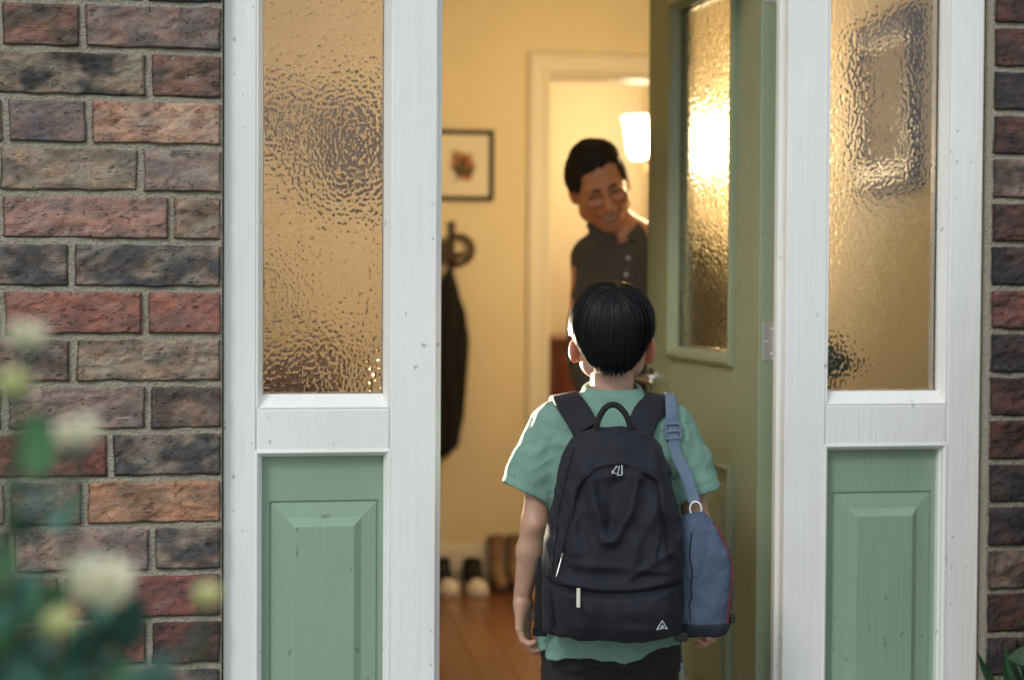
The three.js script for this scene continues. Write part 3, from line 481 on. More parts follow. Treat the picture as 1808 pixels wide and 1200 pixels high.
{ // chest of drawers in the room behind
  const o = thing('chest_of_drawers', 'red brown wooden chest of drawers in the bright room behind the doorway', 'chest of drawers', [0.92, 0, -4.74]);
  part('carcass', [bx(-0.52, 0.06, -0.22, 0.52, 0.93, 0.2, 0.004)], M.mahogany, o);
  part('top', bx(-0.55, 0.93, -0.24, 0.55, 0.96, 0.225, 0.006), M.mahogany, o);
  for (const [a, b] of [[0.10, 0.36], [0.375, 0.63], [0.645, 0.905]]) for (const s of [-1, 1]) { const d = part('drawer', bx(s > 0 ? 0.01 : -0.50, a, 0.196, s > 0 ? 0.50 : -0.01, b, 0.213, 0.004), M.mahogany, o); part('knob', sph(s * 0.255, (a + b) / 2, 0.228, 0.014, 0.014, 0.016), M.brass, d); }
  for (const x of [-0.47, 0.47]) for (const z of [-0.18, 0.16]) part('foot', xf(new THREE.CylinderGeometry(0.03, 0.02, 0.06, 12), [x, 0.03, z]), M.mahogany, o);
}
{ // console table along the right wall with two plants, and the cabinet on the left
  const o = thing('console_table', 'narrow brown console table along the right hall wall behind the open door', 'table', [0.955, 0, -1.15]);
  part('table_top', bx(-0.135, 0.855, -0.68, 0.135, 0.885, 0.68, 0.005), M.wood, o);
  part('apron', bx(-0.115, 0.76, -0.62, 0.115, 0.855, 0.62, 0.003), M.wood, o);
  for (const x of [-0.11, 0.11]) for (const z of [-0.61, 0.61]) part('leg', xf(new THREE.CylinderGeometry(0.022, 0.015, 0.76, 12), [x, 0.38, z]), M.wood, o);
  part('shelf', bx(-0.115, 0.2, -0.6, 0.115, 0.222, 0.6, 0.003), M.wood, o);
  const bxm = S(0.42, 0.035, 0.02, 0.7); const r = thing('storage_box', 'small red box on the lower shelf of the console table, seen in the hinge gap', 'box', [0.94, 0.223, -1.60]);
  part('body', bx(-0.1, 0, -0.13, 0.1, 0.17, 0.13, 0.006), bxm, r); part('lid', bx(-0.104, 0.17, -0.134, 0.104, 0.215, 0.134, 0.006), bxm, r);
  const c = thing('cabinet', 'low dark wooden cabinet by the far wall behind the left side window', 'cabinet', [-0.50, 0, HB + 0.22]);
  part('carcass', bx(-0.28, 0.05, -0.2, 0.24, 0.90, 0.17, 0.004), M.wood, c); part('top', bx(-0.30, 0.90, -0.21, 0.26, 0.928, 0.19, 0.005), M.wood, c);
  for (const s of [0, 1]) { const d = part('door', bx(-0.27 + s * 0.252, 0.08, 0.168, -0.022 + s * 0.252, 0.87, 0.186, 0.004), M.wood, c); part('knob', sph(s ? 0.015 : -0.055, 0.5, 0.198, 0.012), M.brass, d); }
  const v = thing('brass_bowl', 'polished brass bowl on top of the low cabinet behind the left side window', 'bowl', [-0.32, 0.9285, HB + 0.24]);
  part('bowl', lathe([[0, 0.0], [0.045, 0.0], [0.05, 0.012], [0.03, 0.02], [0.08, 0.045], [0.115, 0.09], [0.112, 0.091], [0.076, 0.05], [0, 0.028]], 36), S(0.8, 0.52, 0.2, 0.2, { metalness: 1, side: THREE.DoubleSide }), v);
  const k = thing('wall_hanging', 'dark round iron ornament on the far wall at the left edge of the left window', 'ornament', [-0.555, 1.265, HB]);
  part('disc', xf(lathe([[0, 0.03], [0.03, 0.028], [0.045, 0.015], [0.05, 0]], 28), [0, 0, 0.001], [Math.PI / 2, 0, 0]), M.black, k); part('tassel', rcone(0, -0.05, 0.015, 0, -0.2, 0.015, 0.012, 0.03), M.black, k);
}
function rcone(x0, y0, z0, x1, y1, z1, r0, r1) { const L = Math.hypot(x1 - x0, y1 - y0, z1 - z0), g = new THREE.CylinderGeometry(r1, r0, L, 12); g.applyQuaternion(new THREE.Quaternion().setFromUnitVectors(V(0, 1, 0), V(x1 - x0, y1 - y0, z1 - z0).normalize())); return g.translate((x0 + x1) / 2, (y0 + y1) / 2, (z0 + z1) / 2); }

// ------------------------------------------------------------------ leaves
function leafGeo(L, W, cup = 0.25, bend = 0.3, n = 6) { // along +y from the origin, face to +z
  const pos = [], idx = [];
  for (let i = 0; i <= n; i++) { const t = i / n, w = W * 0.5 * Math.pow(Math.sin(Math.PI * Math.pow(t, 0.8)), 0.8) + (t < 1 ? 0.0004 : 0); for (let k = -1; k <= 1; k++) pos.push(k * w, L * t, -bend * L * t * t + Math.abs(k) * w * cup); }
  for (let i = 0; i < n; i++) for (let k = 0; k < 2; k++) { const a = i * 3 + k; idx.push(a, a + 1, a + 4, a, a + 4, a + 3); }
  const g = new THREE.BufferGeometry(); g.setAttribute('position', new THREE.Float32BufferAttribute(pos, 3)); g.setIndex(idx); g.computeVertexNormals(); return uvBox(g);
}
const leafMat = (r, g, b) => S(r, g, b, 0.5, { map: T.leafC, transmission: 0.3, thickness: 0, side: THREE.DoubleSide });
function put(o, p, dir, roll, s = 1) { o.position.copy(p); o.quaternion.setFromUnitVectors(V(0, 1, 0), dir.clone().normalize()).multiply(new THREE.Quaternion().setFromAxisAngle(V(0, 1, 0), roll)); o.scale.setScalar(s); return o; }
function pottedPlant(label, pos, R, seed, n, len, spread, h0) {
  const q = rng(seed), o = thing('potted_plant', label, 'plant', pos), mats = [leafMat(0.035, 0.08, 0.025), leafMat(0.05, 0.10, 0.03)], geos = [leafGeo(len, len * 0.42), leafGeo(len * 0.8, len * 0.36)];
  part('pot', lathe([[0, 0.002], [R * 0.7, 0.002], [R * 0.95, R * 1.4], [R, R * 1.42], [R, R * 1.6], [R * 0.9, R * 1.6], [R * 0.85, R * 1.4], [0, R * 1.35]], 28), S(0.25, 0.2, 0.16, 0.7), o);
  const stems = [];
  for (let i = 0; i < n; i++) { const a = q() * 6.283, u = q(), d = V(Math.cos(a) * spread * u, 1, Math.sin(a) * spread * u).normalize(), b = V(0, R * 1.35, 0), t = b.clone().addScaledVector(d, h0 * (0.35 + 0.65 * q())); stems.push(tube([b, b.clone().lerp(t, 0.5).add(V(0, 0.01, 0)), t], 0.0025, 8, 5)); put(part('leaf', geos[i & 1], mats[Math.floor(q() * 2)], o), t, d.clone().add(V(Math.cos(a) * 0.8, -0.1 + 0.3 * q(), Math.sin(a) * 0.8)), q() * 6.28); }
  part('stem', stems, leafMat(0.06, 0.09, 0.03), o); return o;
}
pottedPlant('bushy dark green pot plant on the console table low behind the right window', [0.94, 0.886, -0.72], 0.062, 11, 60, 0.075, 0.9, 0.10);
pottedPlant('taller green pot plant on the console table, glimpsed in the hinge gap', [0.985, 0.886, -1.47], 0.06, 12, 46, 0.09, 0.5, 0.40);

// ------------------------------------------------------------------ people: shared pieces
// head: face to +z, eyes at y = 0, metres for an adult; skin colours per vertex
function headSDF(o = {}) {
  const smile = o.smile ?? 0, list = [[el([0, 0.032, -0.016], [0.0745, 0.088, 0.096]), 0.01], [el([0, -0.035, 0.018], [0.064, 0.078, 0.068]), 0.03], [sp([0, -0.096, 0.054], 0.024), 0.035], [sp([0.046, -0.060, 0.004], 0.025), 0.03], [sp([-0.046, -0.060, 0.004], 0.025), 0.03]];
  for (const s of [-1, 1]) {
    list.push([el([s * (0.038 + 0.004 * smile), -0.026 + 0.003 * smile, 0.061 + 0.004 * smile], [0.023, 0.018, 0.019]), 0.018]);
    list.push([rc([s * 0.012, 0.021, 0.083], [s * 0.046, 0.023, 0.064], 0.010, 0.009), 0.012]);
    list.push([sp([s * 0.0135, -0.036, 0.091], 0.0095), 0.008]);
  }
  list.push([rc([0, 0.012, 0.081], [0, -0.030, 0.107], 0.0075, 0.0130), 0.013]);
  list.push([el([0, -0.062, 0.078], [0.026, 0.016, 0.014]), 0.016]);
  const base = blend(list);
  const mouthY = (x) => -0.0645 + smile * (0.011 * Math.pow(Math.abs(x) / 0.028, 1.7) - 0.003), ears = [-1, 1].map((s) => {
    const e = el([0, 0, 0], [0.009, 0.032, 0.019]);
    return (x, y, z) => { const X = s * x - (o.earX ?? 0.0785), Y = y - (o.earY ?? -0.004), Z = z - (o.earZ ?? -0.012), c = Math.cos(o.earTurn ?? 0.35), q = Math.sin(o.earTurn ?? 0.35), ax = X * c - Z * -q, az = -X * q + Z * c, d = e(ax, Y, az); return smax(d, -el([0.008, 0.002, 0.003], [0.007, 0.02, 0.011])(ax, Y, az), 0.006); };
  });
  const f = (x, y, z) => {
    let d = base(x, y, z);
    for (const s of [-1, 1]) d = smax(d, -(Math.hypot(x - s * 0.032, (y - 0.002) * 1.25, z - 0.0955) - 0.0190), 0.010);
    if (smile) for (const s of [-1, 1]) d = smax(d, -(rc([s * 0.019, -0.036, 0.0945], [s * 0.036, -0.066, 0.0775], 0.0035, 0.003)(x, y, z)), 0.008);
    for (const s of [-1, 1]) d = smin(d, Math.hypot(x - s * 0.0315, y, (z - 0.0655)) - 0.0145, 0.005);
    for (const e of ears) d = smin(d, e(x, y, z), 0.010);
    const mx = clamp(x, -0.030, 0.030), my = mouthY(mx), open = 0.0022 + smile * 0.0042 * (1 - Math.pow(Math.abs(mx) / 0.030, 2));
    d = smax(d, -(Math.hypot((x - mx) * 1, (y - my) / (open / 0.004), z - 0.0925 + 5 * mx * mx) - 0.004 - 0.003 * smile), 0.006);
    const lip = Math.min(Math.hypot((x - mx * 0.86), y - mouthY(mx) - open - 0.002, z - 0.0875 + 6 * mx * mx), Math.hypot(x - mx * 0.8, y - mouthY(mx) + open + 0.003, z - 0.0865 + 6 * mx * mx)) - 0.0035;
    return smin(d, lip, 0.006);
  };
  const colour = (x, y, z) => {
    const c0 = o.skin, mx = clamp(x, -0.028, 0.028), dm = Math.hypot(x - mx, (y - mouthY(mx)) * 0.9, 0), lip = z > 0.05 ? sst(0.0125, 0.007, dm) : 0, ear = sst(0.072, 0.080, Math.abs(x)) * sst(0.05, 0.03, Math.abs(y - (o.earY ?? 0))) * (z > -0.06 && z < 0.03 ? 1 : 0);
    let c = lerp3(c0, o.lip, lip * 0.8); c = lerp3(c, o.ear ?? [c0[0] * 1.0, c0[1] * 0.62, c0[2] * 0.55], ear * 0.8);
    const ck = Math.exp(-((Math.abs(x) - 0.04) ** 2 + (y + 0.03) ** 2) / 0.0005) * (z > 0.03 ? 1 : 0); c = lerp3(c, [c0[0] * 1.02, c0[1] * 0.78, c0[2] * 0.72], ck * 0.5);
    const k = 1 + 0.06 * n3(x * 60, y * 60, z * 60); return c.map((v) => v * k);
  };
  return { f, colour, mouthY };
}
// hand: wrist at the origin, fingers to -y, palm and curl to +x, thumb side to -z; s scales an adult hand
function handGeo(s, curl, skin) {
  const list = [[rc([0, 0.02, 0], [0, -0.02, 0], 0.025, 0.026), 0.01]], fing = [];
  for (let i = 0; i < 4; i++) { const z = (i - 1.5) * 0.0195; list.push([rc([0, -0.018, z * 0.62], [0.002, -0.088 + Math.abs(i - 1.2) * 0.004, z], 0.0145, 0.0115), 0.016]); }
  for (let i = 0; i < 4; i++) {
    const z = (i - 1.5) * 0.0195, L = [0.043, 0.047, 0.044, 0.034][i]; let p = [0.002, -0.088 + Math.abs(i - 1.2) * 0.004, z], a = curl * (0.12 + 0.15 * i), zz = (i - 1.5) * 0.05; const bones = [[L, 0.0098, 0.0092], [L * 0.62, 0.0092, 0.0084], [L * 0.5, 0.0084, 0.0066]];
    const chain = [];
    for (const [l, r0, r1] of bones) { const b = [p[0] + Math.sin(a) * l, p[1] - Math.cos(a) * l, p[2] + zz * l]; chain.push([rc(p, b, r0, r1), 0.004]); p = b; a += curl * (0.78 + 0.16 * i); }
    fing.push(blend(chain));
  }
  const t0 = [0.004, -0.022, -0.022], t1 = [0.022, -0.052, -0.038], t2 = [0.034, -0.082, -0.042], t3 = [0.040, -0.106, -0.040];
  const thumb = blend([[rc(t0, t1, 0.016, 0.0125), 0.008], [rc(t1, t2, 0.0115, 0.0105), 0.005], [rc(t2, t3, 0.0102, 0.0082), 0.004]]), palm = blend(list);
  const f = (x, y, z) => { let d = smin(palm(x, y, z), thumb(x, y, z), 0.012); let e = 1e3; for (const g of fing) e = Math.min(e, g(x, y, z)); return smin(d, e, 0.006); };
  const g = mesh(f, [-0.04, -0.215, -0.075], [0.13, 0.05, 0.06], 0.0032, (x, y, z) => { const k = sst(-0.06, -0.15, y) * 0.5; return lerp3(skin, [skin[0] * 1.0, skin[1] * 0.72, skin[2] * 0.68], k); });
  g.scale(s, s, s); return g;
}
const LEGSHOE = (col) => S(...col, 0.6);
function shoes(parent, xs, zs, y0, m, sole, turn = Math.PI) {
  for (let i = 0; i < 2; i++) {
    const f = blend([[rc([0, 0.035, -0.08], [0, 0.028, 0.09], 0.034, 0.030), 0.02], [rc([0, 0.05, -0.075], [0, 0.085, -0.07], 0.036, 0.036), 0.03]]);
    const s = part('shoe', xf(mesh((x, y, z) => Math.max(f(x, y, z), 0.01 - y), [-0.06, 0, -0.15], [0.06, 0.14, 0.15], 0.006), [xs[i], y0, zs[i]], [0, turn, 0]), m, parent);
    part('sole', xf(mesh((x, y, z) => Math.max(rc([0, 0.01, -0.08], [0, 0.01, 0.09], 0.037, 0.035)(x, y * 0.5 + 0.005, z), -y + 0.001, y - 0.02), [-0.06, -0.01, -0.15], [0.06, 0.06, 0.15], 0.006), [xs[i], y0, zs[i]], [0, turn, 0]), sole, s);
  }
}
// hair strands laid over a surface: from(q) gives start direction, flows down a field
function strands(list, w) { // list of arrays of {p, n}
  const pos = [], nor = [], idx = [];
  for (const st of list) {
    const base = pos.length / 3, m = st.length;
    for (let i = 0; i < m; i++) {
      const t = st[Math.min(i + 1, m - 1)].p.clone().sub(st[Math.max(i - 1, 0)].p).normalize(), sd = V().crossVectors(st[i].n, t).normalize(), ww = w * (st.w ?? 1) * (i === m - 1 ? 0.15 : Math.min(1, 0.4 + i));
      for (const k of [-1, 0, 1]) { const p = st[i].p.clone().addScaledVector(sd, k * ww).addScaledVector(st[i].n, k ? 0 : ww * 0.7), n = st[i].n.clone().addScaledVector(sd, k * 0.9).normalize(); pos.push(p.x, p.y, p.z); nor.push(n.x, n.y, n.z); }
      if (i) for (let k = 0; k < 2; k++) { const a = base + (i - 1) * 3 + k; idx.push(a, a + 4, a + 1, a, a + 3, a + 4); }
    }
  }
  const g = new THREE.BufferGeometry(); g.setAttribute('position', new THREE.Float32BufferAttribute(pos, 3)); g.setAttribute('normal', new THREE.Float32BufferAttribute(nor, 3)); g.setIndex(idx); return uvBox(g);
}

// ------------------------------------------------------------------ the boy (local: back to +z, x to the right of the picture)
const BOY = [0.203, 0, 0.07], BT = -0.20, boySkin = [0.46, 0.265, 0.18];
const boy = thing('person', 'child with short black hair in a green tee shirt, seen from behind walking in', 'person', BOY, BT);
let shirtF;
{
  // bare body: neck, torso core, arms, legs in one field; head and hands with finer cells, merged in
  const arm = (s, sh, eb, wr) => [[rc(sh, eb, 0.034, 0.0275), 0.02], [rc(eb, [mix(eb[0], wr[0], 0.35), mix(eb[1], wr[1], 0.35), mix(eb[2], wr[2], 0.35)], 0.0275, 0.0285), 0.014], [rc([mix(eb[0], wr[0], 0.35), mix(eb[1], wr[1], 0.35), mix(eb[2], wr[2], 0.35)], wr, 0.0285, 0.0185), 0.012], [sp([eb[0] - s * 0.004, eb[1] + 0.004, eb[2] + 0.020], 0.012), 0.012]];
  const shL = [-0.132, 0.962, -0.005], ebL = [-0.160, 0.755, 0.03], wrL = [-0.186, 0.594, 0.005], shR = [0.135, 0.962, -0.005], ebR = [0.180, 0.752, 0.02], wrR = [0.214, 0.60, -0.01];
  const core = blend([[rc([0, 0.66, -0.005], [0, 0.90, -0.01], 0.085, 0.085), 0.03], [rc([-0.08, 0.95, -0.008], [0.08, 0.95, -0.008], 0.05, 0.05), 0.04], [rc([0, 0.95, -0.005], [0, 1.10, -0.012], 0.046, 0.045), 0.035], ...arm(-1, shL, ebL, wrL), ...arm(1, shR, ebR, wrR),
    [rc([-0.062, 0.56, 0], [-0.066, 0.25, 0.01], 0.06, 0.045), 0.03], [rc([-0.066, 0.25, 0.01], [-0.066, -0.02, 0.02], 0.042, 0.03), 0.02], [rc([0.062, 0.56, 0], [0.068, 0.27, -0.06], 0.06, 0.045), 0.03], [rc([0.068, 0.27, -0.06], [0.07, 0.0, 0.02], 0.042, 0.03), 0.02]]);
  const tone = (x, y, z) => { const k = 1 + 0.10 * n3(x * 28, y * 28, z * 28) + 0.08 * n3(x * 90, y * 90, z * 90), e = Math.exp(-((y - 0.755) ** 2) / 0.0012) * 0.35; return [boySkin[0] * k, boySkin[1] * k * (1 - 0.18 * e), boySkin[2] * k * (1 - 0.22 * e)]; };
  const bodyG = mesh((x, y, z) => core(x, y, z) + 0.0012 * n3(x * 38, y * 30, z * 38), [-0.27, -0.06, -0.14], [0.29, 1.17, 0.13], 0.0075, tone);
  const hs = headSDF({ skin: boySkin, lip: [0.42, 0.17, 0.14], ear: [0.60, 0.17, 0.10], earX: 0.0865, earY: -0.026, earTurn: 0.75, earZ: -0.004 });
  const headG = xf(mesh(hs.f, [-0.1, -0.135, -0.125], [0.1, 0.13, 0.125], 0.0035, hs.colour), [0, 1.140, -0.016], [0.06, Math.PI, 0], [0.91, 0.86, 0.86]);
  const handL = xf(handGeo(0.76, 0.66, boySkin), [wrL[0] + 0.001, wrL[1] + 0.004, wrL[2]], [0.02, -0.34, 0.0]);
  const handR = xf(handGeo(0.72, 0.85, boySkin), [wrR[0], wrR[1] + 0.004, wrR[2]], [0.06, 0.35, 0.10], [-1, 1, 1]);
  part('body', [bodyG, headG, handL, handR], M.skin, boy);
  part('eye', [-1, 1].map((s) => sph(s * 0.027, 1.140, -0.078, 0.008, 0.006, 0.008, 12)), S(0.03, 0.02, 0.015, 0.15), boy);
  // tee shirt
  const pf = profile([[0.50, 0.152, 0.120, 0.004], [0.60, 0.144, 0.110, 0], [0.72, 0.132, 0.096, 0], [0.84, 0.136, 0.096, -0.004], [0.93, 0.140, 0.088, -0.008], [0.985, 0.118, 0.070, -0.01], [1.015, 0.078, 0.058, -0.008], [1.045, 0.056, 0.052, -0.010]]);
  const torso = (x, y, z) => { const w = pf(y, 1), d = pf(y, 2), c = pf(y, 3), a = Math.abs(x) / w, b = Math.abs(z - c) / d, r = Math.pow(Math.pow(a, 2.5) + Math.pow(b, 2.5), 0.4); return Math.max((r - 1) * Math.min(w, d) * 0.85, y - 1.04, 0.497 + 0.006 * n3(x * 9, 2, z * 9) - 0.02 * sst(0, 0.1, z) * 0 - y + 0.02 * (x > 0 ? x / 0.15 : 0)); };
  const sleeve = (s, a, b, ra, rb) => { const u = V(b[0] - a[0], b[1] - a[1], b[2] - a[2]), L = u.length(); u.normalize(); return (x, y, z) => { const px = x - a[0], py = y - a[1], pz = z - a[2], t = px * u.x + py * u.y + pz * u.z, q = Math.hypot(px - u.x * t, py - u.y * t, (pz - u.z * t) * 1.05), r = mix(ra, rb, clamp(t / L)); const d = t < 0 ? Math.hypot(px, py, pz) - ra : q - r; return [Math.max(d * 0.95 + 0.0014 * Math.exp(-((t - L + 0.017) ** 2) / 0.000006), t - L), Math.max(q - r + 0.011, L - 0.022 - t), sst(L - 0.04, L, t)]; }; };
  const sl = sleeve(-1, [-0.118, 0.955, -0.005], [-0.173, 0.818, 0.012], 0.056, 0.062), sr = sleeve(1, [0.120, 0.955, -0.005], [0.172, 0.815, 0.012], 0.056, 0.060);
  const folds = (x, y, z) => {
    const sx = Math.abs(x), arm = sst(0.10, 0.15, sx) * sst(0.80, 0.86, y);
    return 0.0035 * Math.sin((sx * 0.6 + y * 0.25 + 1.3 * n3(x * 7, y * 5, z * 7) * 0.06) * 120) * arm * sst(0.97, 0.90, y) + 0.006 * sst(0.99, 0.93, y) * n3(x * 16, y * 6, z * 16) * sst(1.0, 0.9, y) + 0.0025 * n3(x * 40, y * 18, z * 40) + 0.0025 * Math.sin((x + z) * 62 + 3 * n3(x * 5, y * 5, 4)) * sst(0.66, 0.52, y) + 0.0038 * (Math.abs(n3(x * 13 + y * 9, y * 15 - x * 7, z * 8)) * 2 - 0.6) * sst(1.0, 0.93, y) + 0.0022 * (Math.abs(n3(x * 30 - y * 14, y * 24 + x * 10, z * 14 + 4)) * 2 - 0.6) * sst(1.0, 0.93, y);
  };
  shirtF = (x, y, z) => {
    const A = sl(x, y, z), B = sr(x, y, z); let d = smin(smin(torso(x, y, z), A[0], 0.028), B[0], 0.028);
    d += folds(x, y, z) * sst(1.03, 1.0, y) * (1 - 0.75 * (x < 0 ? A[2] : B[2]) * sst(0.13, 0.16, Math.abs(x))); d = Math.max(d, -A[1], -B[1]);
    const col = Math.hypot(Math.hypot(x / 1.08, (z + 0.010)) - 0.0515, (y - 1.036 + 0.25 * (z + 0.01)) * 0.75) - 0.006; d = smin(d, col, 0.006);
    return Math.max(d, -Math.max(Math.hypot(x / 1.08, z + 0.01) - 0.0475, 1.0 - y));
  };
  part('tee_shirt', mesh(shirtF, [-0.28, 0.47, -0.15], [0.28, 1.07, 0.15], 0.0052), M.tee, boy);
  // trousers
  const tr = blend([[(x, y, z) => { const a = Math.abs(x) / 0.134, b = Math.abs(z) / 0.096; return Math.max((Math.pow(Math.pow(a, 2.4) + Math.pow(b, 2.4), 1 / 2.4) - 1) * 0.10, y - 0.60, 0.47 - y); }, 0.02], [rc([-0.074, 0.52, 0.004], [-0.080, 0.27, 0.005], 0.071, 0.060), 0.03], [rc([-0.080, 0.27, 0.005], [-0.078, 0.0, 0.02], 0.060, 0.050), 0.02], [rc([0.074, 0.52, 0.0], [0.082, 0.28, -0.055], 0.071, 0.060), 0.03], [rc([0.082, 0.28, -0.055], [0.08, 0.01, 0.02], 0.060, 0.050), 0.02], [rc([0, 0.52, 0], [0, 0.44, 0], 0.075, 0.05), 0.04]]);
  part('trousers', mesh((x, y, z) => Math.max(tr(x, y, z) + 0.006 * n3(x * 14, y * 22, z * 14) + 0.004 * n3(x * 30, y * 40, z * 30) - 0.004 * Math.exp(-((x - 0.004) ** 2) / 0.00002) * 0 , -0.055 - y), [-0.2, -0.07, -0.17], [0.2, 0.62, 0.15], 0.008), M.trousers, boy);
  shoes(boy, [-0.078, 0.08], [0.0, 0.0], -0.1, M.black, S(0.5, 0.5, 0.48, 0.7), Math.PI);
  // hair: a cap under many strands that run down from the whorl
  const cen = V(0, 1.170, -0.006), R = V(0.0885, 0.0945, 0.1);
  const nape = (phi) => { const b = Math.cos(phi); return 0.5 * (1 + b); }; // 1 at the back (+z), 0 at the front
  const cut = (x, z) => { const a = Math.atan2(Math.abs(x), z); return a < 0.45 ? mix(1.073, 1.077, a / 0.45) : a < 0.78 ? mix(1.077, 1.100, (a - 0.45) / 0.33) : a < 1.2 ? mix(1.100, 1.140, (a - 0.78) / 0.42) : a < 2.0 ? mix(1.140, 1.148, sst(1.2, 1.7, a)) : mix(1.148, 1.198, sst(2.0, 2.5, a)); };
  const capB = el([cen.x, cen.y, cen.z], [R.x - 0.004, R.y - 0.004, R.z - 0.004]), taper = el([0, 1.115, 0.020], [0.059, 0.062, 0.064]);
  const cap = (x, y, z) => { let d = smin(capB(x, y, z), taper(x, y, z), 0.03); d = smax(d, (cut(x, z) + 0.002 * n3(x * 90, 1, z * 90) - y) * 0.8, 0.008); return d; };
  const hair = part('hair', mesh(cap, [-0.11, 1.04, -0.13], [0.11, 1.28, 0.12], 0.0042), M.hair, boy);
  const q = rng(404), list = [], whorl = V(0.008, 1.163 + 0.082, 0.052);
  for (let i = 0; i < 5200; i++) {
    const a = q() * 6.283, far = Math.sqrt(q()) * (q() < 0.75 ? 0.09 : 0.15); let p = V(whorl.x + Math.cos(a) * far, whorl.y + 0.03, whorl.z + Math.sin(a) * far * 1.15); p = onto(cap, p.sub(cen).setLength(0.16).add(cen), 0.0);
    const cl = n3(p.x * 55, p.y * 20, p.z * 55), lift = 0.0006 + q() * 0.0030 + 0.0016 * Math.max(0, cl + 0.25) + (q() < 0.02 ? 0.004 : 0), st = [], jit = (q() - 0.5) * 0.5, len = 9 + Math.floor(q() * 7); let dir = p.clone().sub(whorl).normalize().applyAxisAngle(V(0, 1, 0), 0.35 + jit + 0.5 * cl);
    st.w = 0.5 + q();
    for (let k = 0; k < len; k++) {
      const n = grad(cap, p), d = dir.clone().addScaledVector(n, -dir.dot(n)).normalize();
      st.push({ p: p.clone().addScaledVector(n, lift * Math.min(1, k * 0.5) + (k === len - 1 ? 0.001 : 0)), n });
      dir = d.multiplyScalar(0.8).add(V(0, -0.34, 0)).normalize(); p = p.clone().addScaledVector(dir, 0.0105);
      if (p.y < cut(p.x, p.z) - 0.003 + 0.004 * n3(p.x * 60, 0, p.z * 60) - 0.010 * q() * q()) break;
      p = onto(cap, p, 0);
    }
    if (st.length > 2) list.push(st);
  }
  for (let i = 0; i < 900; i++) { // short tapered hairs below the cut line
    const a = (q() - 0.5) * 1.9, x = Math.sin(a) * 0.07, y0 = cut(Math.sin(a), Math.cos(a)) + 0.006, st = []; st.w = 0.45; let p = onto(cap, V(x, y0 + 0.004, Math.cos(a) * 0.09), 0); const L = 0.3 + q() * q() * 1.9;
    for (let k = 0; k < 5; k++) { const n = V(Math.sin(a), 0, Math.cos(a)); st.push({ p: p.clone().addScaledVector(n, 0.0006), n }); p = p.clone().add(V((q() - 0.5) * 0.0012 - x * 0.018, -0.0034 * L, -0.0012 * L)); }
    list.push(st);
  }
  part('hair_strands', strands(list, 0.0015), M.hair, hair).userData.kind = 'stuff';
}

